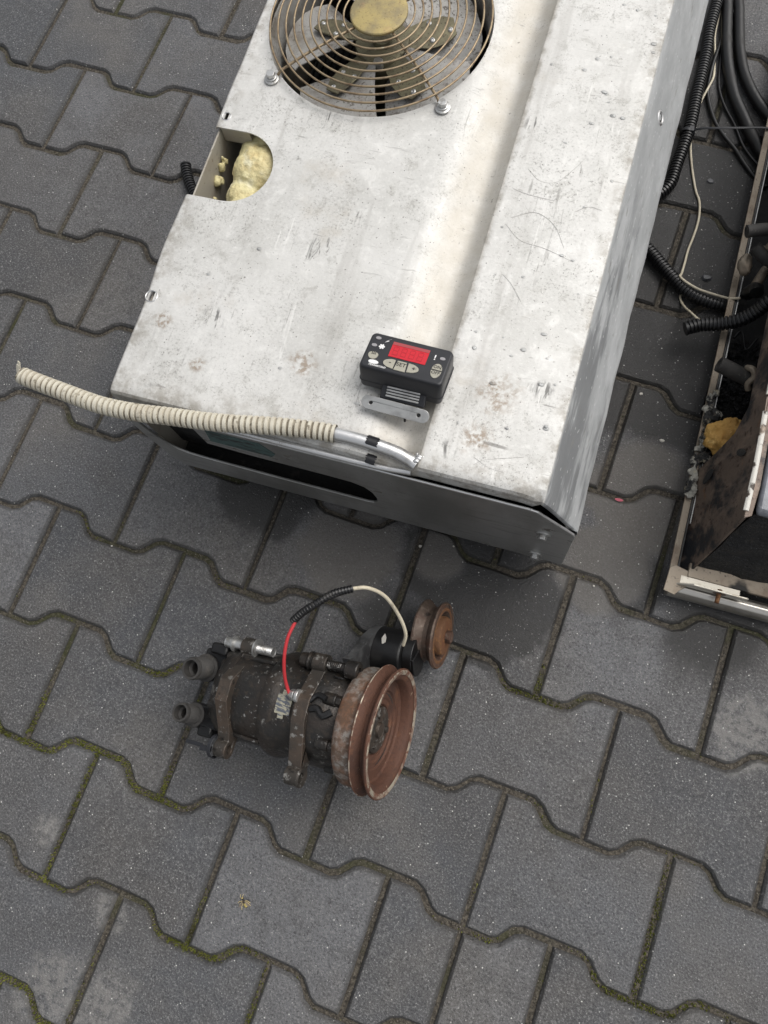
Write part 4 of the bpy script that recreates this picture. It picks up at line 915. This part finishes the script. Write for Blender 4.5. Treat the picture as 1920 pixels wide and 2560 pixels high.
hubm = MB(K).lathe([(-.0185, .0262), (-.0148, .0258), (-.0136, .0240), (-.0138, .0150), (-.0148, .0138), (-.0148, .0090), (-.0118, .0082), (-.0118, 0)], (0, 0, 0), AX, 36)
for k in range(3):
    a = math.radians(35 + 120 * k); hubm.lathe([(-.0143, .0040), (-.0113, .0036), (-.0108, 0)], (0, .0185 * math.cos(a), .0185 * math.sin(a)), AX, 12)
hubm.build('clutch_hub', 'cast_bright', comp)
for k in range(3):             # spring slots in the dished plate
    a0 = math.radians(200 + 120 * k); P = [(.0405 * math.cos(a0 + t * .11), .0405 * math.sin(a0 + t * .11)) for t in range(8)] + [((.0405 - .0014 * math.sin(t / 7 * math.pi) - .0003) * math.cos(a0 + t * .11), (.0405 - .0014 * math.sin(t / 7 * math.pi) - .0003) * math.sin(a0 + t * .11)) for t in range(7, -1, -1)]
    MB(K).prism(P, .0008, ((-.0152, 0, 0), (0, 1, 0), (0, 0, 1))).build('plate_slot', 'interior', comp)
# hose fittings at the back
def fitting(base, tip, r, rt):
    base = Vector(base); tip = Vector(tip); d = (tip - base); L = d.length
    pr = [(0, 0), (0, r * 1.25), (L * .30, r * 1.25), (L * .34, r)]
    x = L * .36
    while x < L * .88: pr += [(x, r), (x + .0011, r * .90), (x + .0022, r)]; x += .0022
    pr += [(L * .94, r), (L, r * .93), (L, rt), (L * .75, rt), (L * .70, rt * .72), (L * .35, rt * .72), (L * .35, 0)]
    MB(K).lathe(pr, base, d, 26).build('hose_fitting', 'rubber_grey', comp)
fitting((-.2440, .0225, .0020), (-.2440, .0162, .0450), .0135, .0100)
fitting((-.2430, -.0362, .0020), (-.2425, -.0342, .0440), .0115, .0086)
MB(K).box((-.231, .030, .004), (.040, .030, .020)).box((-.224, .046, .018), (.024, .014, .022)).build('port_block', 'rubber', comp, .003)
MB(K).box((-.230, -.034, .003), (.040, .026, .020)).box((-.224, -.050, .004), (.020, .014, .018)).build('port_block', 'rubber', comp, .003)
MB(K).box((-.210, .002, .010), (.014, .070, .040)).build('rear_manifold', 'cast', comp, .004)
# cable tie on the rear lug
MB(K).lathe([(-.196, .0122), (-.191, .0126), (-.191, .0138), (-.196, .0134)], (0, -.0610, .030), AX, 24, closed=True).box((-.205, -.066, .030), (.014, .006, .004), Matrix.Rotation(.1, 3, 'Z')).box((-.222, -.064, .029), (.024, .0045, .0012)).build('cable_tie', 'plastic', comp, .0004)
# sticker remains, drain plug, feed wire
st = MB(K); vs = []; fs = []; 
for k in range(7):
    a = math.radians(74 + k * 5.2)
    for i, x in enumerate((-.117, -.1125, -.1055, -.0985)): vs.append((x, LC + .0576 * math.cos(a) + 0, .0576 * math.sin(a)))
for k in range(6):
    for i in range(3):
        if (k, i) in ((0, 0), (5, 2), (5, 0)): continue
        fs.append((k * 4 + i, k * 4 + i + 1, k * 4 + i + 5, k * 4 + i + 4))
st.add(vs, fs).build('sticker', 'sticker', comp)
MB(K).hexa((-.1005, .016, .0590), (-.0935, .016, .0620), .0062).lathe([(0, .0075), (.004, .0075), (.004, 0)], (-.0930, .016, .0622), AX, 12).build('terminal', 'bolt', comp, .0006)
MB(K).tube([(-.1005, .014, .0610), (-.1040, .0235, .0680), (-.1045, .0350, .0790), (-.1030, .0520, .0920), (-.1005, .0720, .1000), (-.0960, .0900, .1010)], .0019, 10).build('red_wire', 'red_wire', comp)
MB(K).tube([(-.0995, .0905, .1000), (-.0870, .1015, .1060), (-.0740, .1120, .1080), (-.0610, .1265, .1010), (-.0455, .1370, .0900)], .0044, 14, rib=(.0034, .0036), caps=False).tube([(-.0995, .0905, .1000), (-.0740, .1120, .1080), (-.0455, .1370, .0900)], .0026, 8).build('wire_sleeve', 'black_gloss', comp, angle=50)
MB(K).tube([(-.0470, .1365, .0905), (-.0344, .1425, .0760), (-.0225, .1400, .0510), (-.0134, .1255, .0200), (-.0093, .1100, -.0020), (-.0140, .0975, -.0160)], .0021, 10).build('cream_wire', 'cream_wire', comp)
MB(K).tube([(-.0935, .016, .058), (-.080, .012, .060), (-.070, .022, .058), (-.058, .020, .060)], .003, 8).tube([(-.075, .006, .059), (-.066, .008, .060), (-.058, .002, .061), (-.050, .008, .058)], .004, 8).build('clutch_lead', 'rubber', comp)
# scratch of light paint on the tensioner
MB(K).prism([(-.042, .094), (-.038, .097), (-.0385, .103), (-.041, .107), (-.044, .101)], .0003, ((0, 0, -.0212), (1, 0, 0), (0, 1, 0))).build('paint_scuff', 'chip', comp)

# ------------------------------------------------------------------ gutted evaporator tray at the right
TO = (0.1072, 0.4417, 0.0); TR = math.radians(3.4)
tray = thing('evaporator_tray', 'burnt and rusty open evaporator tray with cut pipes at the right edge', 'cooling unit', TO, TR)
LT = .86; WT = .40
MB().box((.0035, LT / 2 + .02, .0285), (.0085, LT - .02, .003)).build('side_flange', 'flange', tray, .0006)
MB().box((.0090, LT / 2 + .02, .0155), (.0018, LT - .02, .030)).build('side_wall', 'rubber', tray)
MB().box((WT / 2, LT / 2 + .02, .0045), (WT - .01, LT - .03, .003)).build('tray_floor', 'interior', tray)
MB().box((.0115, LT / 2 + .04, .0300), (.0012, LT - .1, .003)).build('seal_edge', 'bracket', tray)
# rounded front rail, corner gusset, angle tab with a bolt
rp = [(.000, .0015), (.012, .0015), (.0145, .012), (.0135, .024), (.0095, .0305), (.004, .0320), (-.0015, .0295), (-.0048, .023), (-.0060, .014), (-.0045, .005)]
MB().prism(rp, WT, ((.004, .004, 0), (0, 1, 0), (0, 0, 1))).build('front_rail', 'rail', tray, .0012)
MB().prism([(-.0035, -.0010), (.010, -.0035), (.0150, .0030), (.030, .0175), (.0215, .0290), (.004, .0330), (-.0015, .0290)], .0022, ((0, 0, .0335), (1, 0, 0), (0, 1, 0))).build('corner_gusset', 'flange', tray, .0006)
tb = Matrix.Rotation(math.radians(-68), 3, 'X')
MB().prism([(.006, .0340), (.080, .0340), (.0865, .0410), (.0875, .0500), (.0855, .0515), (.0240, .0520)], .0020, ((.0020, .0120, 0), (1, 0, 0), (0, 0, 1))).box((.0480, .0165, .0350), (.070, .012, .0016)).build('angle_tab', 'tab', tray, .0005)
cb = []; x = 0.0
while x < .0165: cb += [(x, .0030), (x + .0007, .0024), (x + .0014, .0030)]; x += .0014
MB().lathe([(0, 0)] + cb + [(x, 0)], (.0580, .0150, .0435), (-.05, -1, -.03), 12).build('tab_bolt', 'copper_bolt', tray)
MB().lathe([(0, .0075), (.0008, .0075), (.0008, 0)], (.0580, .0105, .0435), (0, -1, 0), 16).build('bolt_hole', 'burnt', tray)
# burnt side plate, folded over at the top, cut away below
PO = [(.0059, .0402, .020), (.0130, .0335, .022), (.0223, .0310, .030), (.0290, .0490, .100), (.0347, .0683, .170), (.0357, .1385, .170), (.0330, .2042, .170), (.0325, .45, .170), (.0320, .80, .170), (.0267, .80, .130), (.0267, .334, .130), (.0266, .2122, .130), (.0235, .187, .105), (.0150, .172, .066), (.0068, .1599, .030), (.0035, .1301, .020), (.0030, .0863, .020)]
def solid_sheet(P, th, n):
    m = MB(); N_ = Vector(n).normalized(); loop = [Vector((p[1], p[2], 0)) for p in P]; tri = tessellate_polygon([loop]); k = len(P)
    vs = [Vector(p) for p in P] + [Vector(p) - N_ * th for p in P]; fs = [tuple(t) for t in tri] + [tuple(i + k for i in t[::-1]) for t in tri]
    fs += [(i, (i + 1) % k, (i + 1) % k + k, i + k) for i in range(k)]
    return m.add(vs, fs)
sp = solid_sheet(PO, .0025, (-1, 0, .2)).build('side_plate', 'burnt', tray, angle=40)
MB().prism([(.066, 0), (.20, .001), (.80, .001), (.80, .0080), (.20, .0095), (.105, .0105), (.071, .0078)], .0020, ((.0340, 0, .1705), (0, 1, 0), (1, 0, -.12))).build('plate_fold', 'burnt', tray, .0006)
MB().tube([(.0345, .075, .1700), (.0352, .11, .1712), (.0350, .15, .1715), (.0342, .19, .1712)], .0030, 10, flat=.7).tube([(.0338, .21, .171), (.0332, .28, .171)], .0026, 8, flat=.6).build('chipped_edge', 'chipped', tray)
# oval holes punched in the plate
for c, ra, rb_, ro in (((.0288, .1536, .133), .0045, .0105, .35), ((.0150, .1435, .062), .0060, .0120, -.6)):
    X = Vector((0, 1, 0)); Y = Vector((.19, 0, .98)).normalized(); P = [(ra * math.cos(t) * math.cos(ro) - rb_ * math.sin(t) * math.sin(ro), ra * math.cos(t) * math.sin(ro) + rb_ * math.sin(t) * math.cos(ro)) for t in [i * math.pi / 10 for i in range(20)]]
    MB().prism(P, -.0012, ((c[0] - .0006, c[1], c[2]), X, Y)).build('plate_hole', 'interior', tray)
# housing block: grey top, felted front
HB = [(.046, .078, .168), (.40, .078, .168), (.40, .80, .168), (.046, .80, .168), (.030, .036, .030), (.40, .036, .030), (.40, .80, .03), (.046, .80, .03)]
MB().add([HB[0], HB[1], HB[2], HB[3], (.046, .074, .160), (.40, .074, .160), (.40, .80, .160), (.046, .80, .160)], [(0, 1, 2, 3), (4, 7, 6, 5), (0, 4, 5, 1), (1, 5, 6, 2), (2, 6, 7, 3), (3, 7, 4, 0)]).build('housing_top', 'sky_grey_top', tray, .004)
ff = MB(); nx, nz = 26, 14; vs = []; fs = []
for i in range(nx + 1):
    for j in range(nz + 1):
        t = j / nz; xx = .028 + .018 * t + (.40 - .03) * i / nx; p = Vector((xx, .036 + .040 * t, .030 + .131 * t)); p += Vector((0, -1, .3)) * (mnoise.fractal(p * 60, 1, 2, 3) * .003); vs.append(p)
for i in range(nx):
    for j in range(nz): a = i * (nz + 1) + j; fs.append((a, a + nz + 1, a + nz + 2, a + 1))
ff.add(vs, fs).build('felt_front', 'felt', tray, angle=80)
MB().box((.21, .031, .034), (.38, .018, .006)).build('front_ledge', 'flange', tray, .001)
MB().box((.225, .45, .085), (.30, .66, .14)).build('housing_core', 'interior', tray)
# foam remains on the flange, orange foam lump, sooty debris
fs_pts = [(.0039, .271), (.0030, .2448), (.0032, .2165), (.0020, .1863), (.0005, .1476), (-.0005, .1269)]
parts = []
for k in range(26):
    t = k / 25 * (len(fs_pts) - 1); i = min(int(t), len(fs_pts) - 2); u_ = t - i; x = fs_pts[i][0] * (1 - u_) + fs_pts[i + 1][0] * u_; y = fs_pts[i][1] * (1 - u_) + fs_pts[i + 1][1] * u_
    parts.append(((x + random.uniform(0, .004), y, .034), random.uniform(.0042, .0060), (random.uniform(.7, 1.5), 1.2, .42)))
parts += [((.014, .236, .036), .007, (1, 1.1, .8)), ((.010, .200, .036), .008, (1, 1.2, .8)), ((.011, .178, .036), .007, (1, 1.2, .7))]
def low_blob(parts, seed, amp, sc):
    bm = bmesh.new()
    for c, r, s in parts:
        t = bmesh.new(); bmesh.ops.create_icosphere(t, subdivisions=3, radius=1.0)
        for v in t.verts:
            d = v.co.normalized(); p = Vector(c) + Vector((d.x * r * s[0], d.y * r * s[1], d.z * r * s[2])); v.co = p + d * mnoise.fractal(p * sc + Vector((seed, 0, 0)), 1.0, 2.0, 4) * amp
        tm = bpy.data.meshes.new('t'); t.to_mesh(tm); t.free(); bm.from_mesh(tm); bpy.data.meshes.remove(tm)
    me = bpy.data.meshes.new('blob'); bm.to_mesh(me); bm.free(); return me
finish(remeshed(low_blob(parts, 4, .0035, 110), .0012, .0030, 130, .0012, 420, 1), 'torn_foam_strip', 'foam_torn', tray, angle=80)
finish(remeshed(low_blob([((.0270, .204, .050), .021, (1.0, 1.0, .55)), ((.0340, .214, .056), .019, (.9, .8, .55)), ((.0200, .197, .046), .014, (1, 1.1, .6)), ((.0310, .196, .060), .016, (.9, .9, .6))], 9, .006, 45), .0014, .0035, 90, .0006, 400, 2), 'orange_foam_lump', 'foam_orange', tray, angle=80)
deb = MB(); rd = random.Random(4)
for _ in range(500):
    x, y = rd.uniform(.014, .06), rd.uniform(.20, .36); s = rd.uniform(.001, .0035); deb.box((x, y, .008 + rd.uniform(0, .012)), (s * 2, s, s), Matrix.Rotation(rd.uniform(0, 3), 3, Vector((rd.random(), rd.random(), rd.random() + .1)).normalized()))
db = deb.build('sooty_debris', 'felt', tray, flat=True); db['kind'] = 'stuff'
# cut pipes (positions in world metres, brought into the tray's frame)
TI = (Matrix.Translation(TO) @ Matrix.Rotation(TR, 4, 'Z')).inverted()
def T(p): return TI @ Vector(p)
def cut_pipe(pts, r, ri, name, matn):
    P = [T(p) for p in pts]; d = (P[0] - P[1]).normalized()
    m = MB().tube(P, r, 22, caps=False); 
    e = P[0]; m.lathe([(-.0002, r), (.0008, r * .97), (.0008, ri), (-.012, ri), (-.012, 0)], e, d, 22)
    return m.build(name, matn, tray, angle=50)
cut_pipe([(.0703, .9008, .100), (.0823, .9063, .100), (.0936, .9103, .100), (.125, .917, .098)], .0080, .0046, 'cut_pipe', 'rubber_grey')
cut_pipe([(.0885, .8965, .080), (.1009, .8902, .075), (.1125, .8885, .070), (.14, .885, .06)], .0078, .0045, 'cut_pipe', 'rubber_grey')
cut_pipe([(.0875, .7300, .070), (.1061, .7280, .066), (.1228, .7265, .062), (.15, .724, .058)], .0098, .0050, 'foam_sleeve', 'rubber_grey')
finish(low_blob([(T((.0860, .8830, .060)), .012, (.7, 1.3, .8)), (T((.099, .897, .072)), .009, (1.1, .9, .9)), (T((.112, .903, .078)), .010, (1.2, .8, .9))], 3, .004, 80), 'foam_collar', 'flange', tray, angle=80)
MB().tube([T(p) for p in ((.120, .735, .070), (.126, .731, .077), (.131, .724, .073), (.127, .717, .066), (.131, .712, .060))], .0040, 10).build('putty_coil', 'flange', tray)
MB().tube([T((.103, .862, .030)), T((.1075, .856, .055)), T((.1085, .845, .062))], .0085, 16).build('black_cap', 'rubber', tray)
MB().tube([T((.1150, .893, .045)), T((.1090, .872, .050)), T((.1070, .862, .046))], .0065, 14).build('pipe_stub', 'flange', tray)
MB().tube([T((.035 + k * .004 + .07, .80 + .012 * math.sin(k), .02)) for k in range(8)], .0016, 8).build('loose_wire', 'rubber', tray)

# ------------------------------------------------------------------ cables on the ground between the two units
def cable(name, label, cat, pts, r, material, rib=None, seg=12, flat=1.0, group=None):
    z0 = Vector((pts[0][0], pts[0][1], 0)); P = [Vector(p) - z0 for p in pts]
    m = MB().tube(P, r, seg, rib=rib, step=.004 if not rib else None, flat=flat)
    o = m.build(name, material, None, angle=55); o.location = z0; return tag(o, label, cat, group)
cable('corrugated_conduit', 'long black ribbed conduit running along the aluminium unit', 'conduit',
      [(-.0540, 1.45, .012), (-.0525, 1.37, .012), (-.0500, 1.295, .012), (-.0440, 1.25, .012), (-.0405, 1.2060, .012), (-.0380, 1.1700, .012), (-.0340, 1.1270, .012), (-.0330, 1.0940, .012), (-.0345, 1.0480, .011), (-.0365, 1.0110, .011), (-.060, .975, .011), (-.085, .950, .011), (-.075, .925, .0105), (-.0445, .9095, .0105), (-.0289, .8990, .0105), (-.0108, .8845, .0105), (.0066, .8715, .0105), (.0251, .859, .0105), (.0435, .8515, .0105), (.0648, .8485, .0105), (.0860, .8490, .0105)], .0088, 'black_gloss', (.0048, .0070), 14)
cable('corrugated_conduit', 'short black ribbed conduit with open cut end resting on the tray flange', 'conduit',
      [(.0392, .7830, .0400), (.0562, .7930, .0420), (.0793, .7990, .0460), (.1000, .8061, .0560), (.1142, .8165, .0680), (.1211, .8245, .0780), (.1400, .8400, .0950)], .0092, 'black_gloss', (.0050, .0074), 14)
w1 = [(-.0440, 1.43, .004), (-.0434, 1.3655, .004), (-.0438, 1.3480, .004), (-.0425, 1.3245, .004), (-.0394, 1.2918, .004), (-.0332, 1.2669, .004), (-.0264, 1.2376, .004), (-.0229, 1.2110, .009), (-.0255, 1.1900, .010), (-.0292, 1.1670, .006), (-.0287, 1.1390, .003), (-.0280, 1.1170, .003), (-.0247, 1.0950, .003), (-.0160, 1.0660, .003), (-.0058, 1.0390, .003), (.0031, 1.0185, .003), (.0102, 1.0070, .003), (.0156, .9890, .003), (.0181, .9690, .003), (.0177, .9455, .003), (.0163, .9230, .003), (.0169, .9010, .006), (.0165, .8790, .012), (.0150, .8700, .019), (.0247, .8620, .022), (.0412, .8565, .022), (.0602, .8548, .0215), (.0830, .8500, .028), (.095, .849, .036)]
cable('white_wire', 'thin cream white wire snaking over the wet pavers beside the conduit', 'wire', w1, .0017, 'cream_wire', seg=8)
cable('white_wire', 'short cream wire leading under the conduit to its open cut end', 'wire', [(.0260, .8600, .0017), (.0245, .8520, .0017), (.0275, .8440, .0030), (.0337, .8329, .0090), (.0412, .8175, .0250), (.0490, .8010, .0420), (.060, .7945, .0440)], .0016, 'cream_wire', seg=8)
cable('thin_cable', 'thin flat black cable curving across wet pavers towards the burnt tray', 'cable',
      [(-.012, 1.41, .0055), (-.0192, 1.3672, .0055), (-.0248, 1.3370, .0055), (-.0284, 1.2990, .0055), (-.0287, 1.2642, .0055), (-.0290, 1.2345, .006), (-.0258, 1.1960, .005), (-.0175, 1.1700, .0045), (-.0011, 1.1397, .0045), (.0165, 1.1197, .0045), (.0372, 1.1008, .0045), (.0572, 1.0788, .0045), (.0745, 1.0628, .0045), (.092, 1.045, .010)], .0030, 'rubber', seg=10)
cable('rubber_hose', 'thick black rubber hose nearest the ribbed conduit at the top right', 'hose',
      [(-.040, 1.45, .0086), (-.0380, 1.3630, .0086), (-.0330, 1.3335, .0086), (-.0228, 1.2890, .0086), (-.0138, 1.2550, .0086), (-.0016, 1.2208, .0086), (.0146, 1.1850, .0086), (.0362, 1.1516, .0086), (.0586, 1.1190, .0086), (.0800, 1.0910, .012), (.100, 1.068, .035), (.125, 1.04, .05)], .0084, 'rubber', seg=16)
cable('rubber_hose', 'thick black rubber hose on the outer side at the top right', 'hose',
      [(-.018, 1.45, .0080), (-.0225, 1.3680, .0080), (-.0165, 1.3390, .0080), (-.0055, 1.2950, .0080), (.0035, 1.2640, .0080), (.0180, 1.2290, .0080), (.0385, 1.1970, .0080), (.0590, 1.1740, .0080), (.0783, 1.1542, .012), (.105, 1.13, .03)], .0078, 'rubber', seg=16)
cable('thin_cable', 'thin black wire lying between the two rubber hoses and the thin flat cable', 'cable',
      [(-.028, 1.43, .0035), (-.0310, 1.3400, .0035), (-.0250, 1.2820, .0035), (-.0180, 1.2350, .0035), (-.0100, 1.2000, .0035), (.0060, 1.1700, .0035), (.0270, 1.1420, .0035), (.0500, 1.1060, .0040), (.0800, 1.0750, .010), (.1000, 1.062, .025)], .0021, 'rubber', seg=8)
z0 = Vector((-.0300, 1.1000, 0)); tie = MB()
tie.tube([Vector(p) - z0 for p in ((-.0290, 1.1050, .0180), (-.0150, 1.1025, .0290), (.0060, 1.1035, .0345), (.0330, 1.1105, .0350), (.0640, 1.1205, .0330), (.082, 1.125, .026), (.096, 1.128, .0320))], .0021, 8, flat=.45)
to = tie.build('cable_tie', 'plastic'); to.location = z0; tag(to, 'black cable tie stretched from the ribbed conduit across the hoses', 'cable tie')
MB().box((-.0005, .0052, .0185), (.0075, .0095, .0075), Matrix.Rotation(.15, 3, 'Z')).build('tie_head', 'plastic', to, .001)
MB().lathe([(-.0022, .0092), (.0022, .0092), (.0022, .0105), (-.0022, .0105)], (-.0040, .0030, .0120), (.07, .95, 0), 20, closed=True).build('tie_loop', 'plastic', to)
zz = Vector((-.400, .655, 0))
cable('corrugated_conduit', 'stub of black ribbed conduit poking out left of the side cut-out', 'conduit',
      [(-.7450, .8540, .0105), (-.7350, .8380, .0105), (-.7180, .8175, .0105), (-.6900, .7950, .0105), (-.6400, .7750, .0105)], .0085, 'black_gloss', (.0048, .0068), 14)

# ------------------------------------------------------------------ small finds on the pavers
def chip(x, y, s, material, name, label, cat, seed, h=.5, group=None):
    r = random.Random(seed); n = 7; a0 = r.uniform(0, 6); P = [(s * r.uniform(.6, 1.1) * math.cos(a0 + k * 6.283 / n), s * r.uniform(.45, .9) * math.sin(a0 + k * 6.283 / n)) for k in range(n)]
    m = MB(); vs = [(px, py, 0) for px, py in P] + [(px * .7, py * .7, s * h * r.uniform(.7, 1.2)) for px, py in P]
    fs = [tuple(range(n - 1, -1, -1)), tuple(range(n, 2 * n))] + [(i, (i + 1) % n, (i + 1) % n + n, i + n) for i in range(n)]
    o = m.add(vs, fs).build(name, material, None, flat=True); o.location = (x, y, .0006); return tag(o, label, cat, group)
chip(-.1974, .4022, .0028, 'chip', 'stone_chip', 'white stone chip on wet paver below the end plate', 'stone chip', 1, .8, group='stone chips scattered on the pavers')
chip(-.1562, .4163, .0018, 'chip', 'stone_chip', 'small cream stone chip near the end plate bolts', 'stone chip', 2, group='stone chips scattered on the pavers')
chip(.0280, .4251, .0020, 'chip', 'stone_chip', 'tiny tan stone chip between plate corner and tray corner', 'stone chip', 3, group='stone chips scattered on the pavers')
chip(-.5996, .2649, .0020, 'chip', 'stone_chip', 'pale chip on the paver left of the compressor', 'stone chip', 4, group='stone chips scattered on the pavers')
chip(.0135, .6963, .0030, 'chip', 'stone_chip', 'white chip on the paver between aluminium flank and tray', 'stone chip', 5, .4, group='stone chips scattered on the pavers')
chip(.0570, .640, .0040, 'chip', 'stone_chip', 'largest white chip lying against the tray flange', 'stone chip', 6, .3, group='stone chips scattered on the pavers')
chip(.0177, 1.0424, .0085, 'slate', 'slate_flake', 'dark diamond shaped flake near the white wire', 'flake', 7, .25)
chip(.0508, .8903, .0090, 'slate', 'slate_flake', 'dark elongated flake above the ribbed conduit', 'flake', 8, .35)
pe = MB(); vs = [(0, 0, .002)] + [(.0055 * math.cos(t), .0022 * math.sin(t) - .0005, .0012 + .0008 * math.cos(2 * t)) for t in [i * math.pi / 6 + math.pi for i in range(7)]] + [(.0045 * math.cos(t), .0008 * math.sin(t), .0016) for t in [i * math.pi / 6 for i in range(1, 6)]]
n = len(vs); vs2 = vs + [(a, b, c - .0005) for a, b, c in vs]
pe.add(vs2, [(0, i, i + 1 if i < n - 1 else 1) for i in range(1, n)] + [(n, n + (i + 1 if i < n - 1 else 1), n + i) for i in range(1, n)] + [(i, n + i, n + (i + 1 if i < n - 1 else 1), i + 1 if i < n - 1 else 1) for i in range(1, n)])
po = pe.build('petal', 'petal'); po.location = (.0264, .5448, .0006); po.rotation_euler = (0, 0, .1); tag(po, 'pink petal lying in a paver joint beside the unit', 'petal')

# dead wasp
wasp = thing('wasp', 'dead yellow striped wasp lying on a paver', 'wasp', (-.2523, -.0770, .0006), math.radians(-38))
wb = MB().ball((.0006, 0, .0020), .0018, 12, 8, (1.3, .9, .9)).ball((-.0030, .0002, .0020), .0014, 10, 8, (.9, 1.1, .9)).ball((.0050, -.0002, .0020), .0021, 14, 8, (1.7, .95, .9)).build('body', 'wasp_dark', wasp)
for x_, r_ in ((.0034, .00205), (.0047, .00215), (.0060, .0020), (.0071, .0016)):
    MB().lathe([(x_ - .0003, r_), (x_ + .0003, r_), (x_ + .0003, r_ * .8), (x_ - .0003, r_ * .8)], (0, -.0002, .0020), (1, 0, 0), 14, closed=True).build('stripe', 'wasp_yellow', wasp)
MB().ball((-.0034, .0002, .0026), .0009, 8, 6, (.8, 1.3, .7)).build('face_mark', 'wasp_yellow', wasp)
for pts in ([(.0010, .0012, .0018), (.0040, .0034, .0028), (.0085, .0042, .0006)], [(.0012, -.0012, .0018), (.0040, -.0048, .0024), (.0072, -.0072, .0004)], [(0, -.0014, .0016), (.0006, -.0056, .0020), (.0024, -.0080, .0004)], [(-.0006, -.0012, .0016), (-.0022, -.0050, .0016), (-.0015, -.0076, .0004)], [(.0004, .0014, .0016), (.0020, .0042, .0030), (.0060, .0056, .0010)]):
    MB().tube(pts, .00034, 6, step=.0012).build('leg', 'wasp_leg', wasp)
for pts in ([(-.0040, .0006, .0026), (-.0056, .0020, .0034), (-.0066, .0040, .0022)], [(-.0040, -.0006, .0026), (-.0066, -.0006, .0034), (-.0084, .0004, .0014)]):
    MB().tube(pts, .00026, 6, step=.0012).build('antenna', 'wasp_leg', wasp)
MB().prism([(0, 0), (.0030, .0012), (.0075, .0016), (.0086, .0004), (.0060, -.0006)], .0002, ((.0002, .0008, .0036), (.98, .17, 0), (-.17, .95, -.2))).build('wing', 'wasp_wing', wasp)
MB().prism([(0, 0), (.0030, .0010), (.0070, .0012), (.0078, .0002), (.0050, -.0008)], .0002, ((.0000, -.0008, .0034), (.30, -.95, 0), (.95, .30, -.1))).build('wing', 'wasp_wing', wasp)
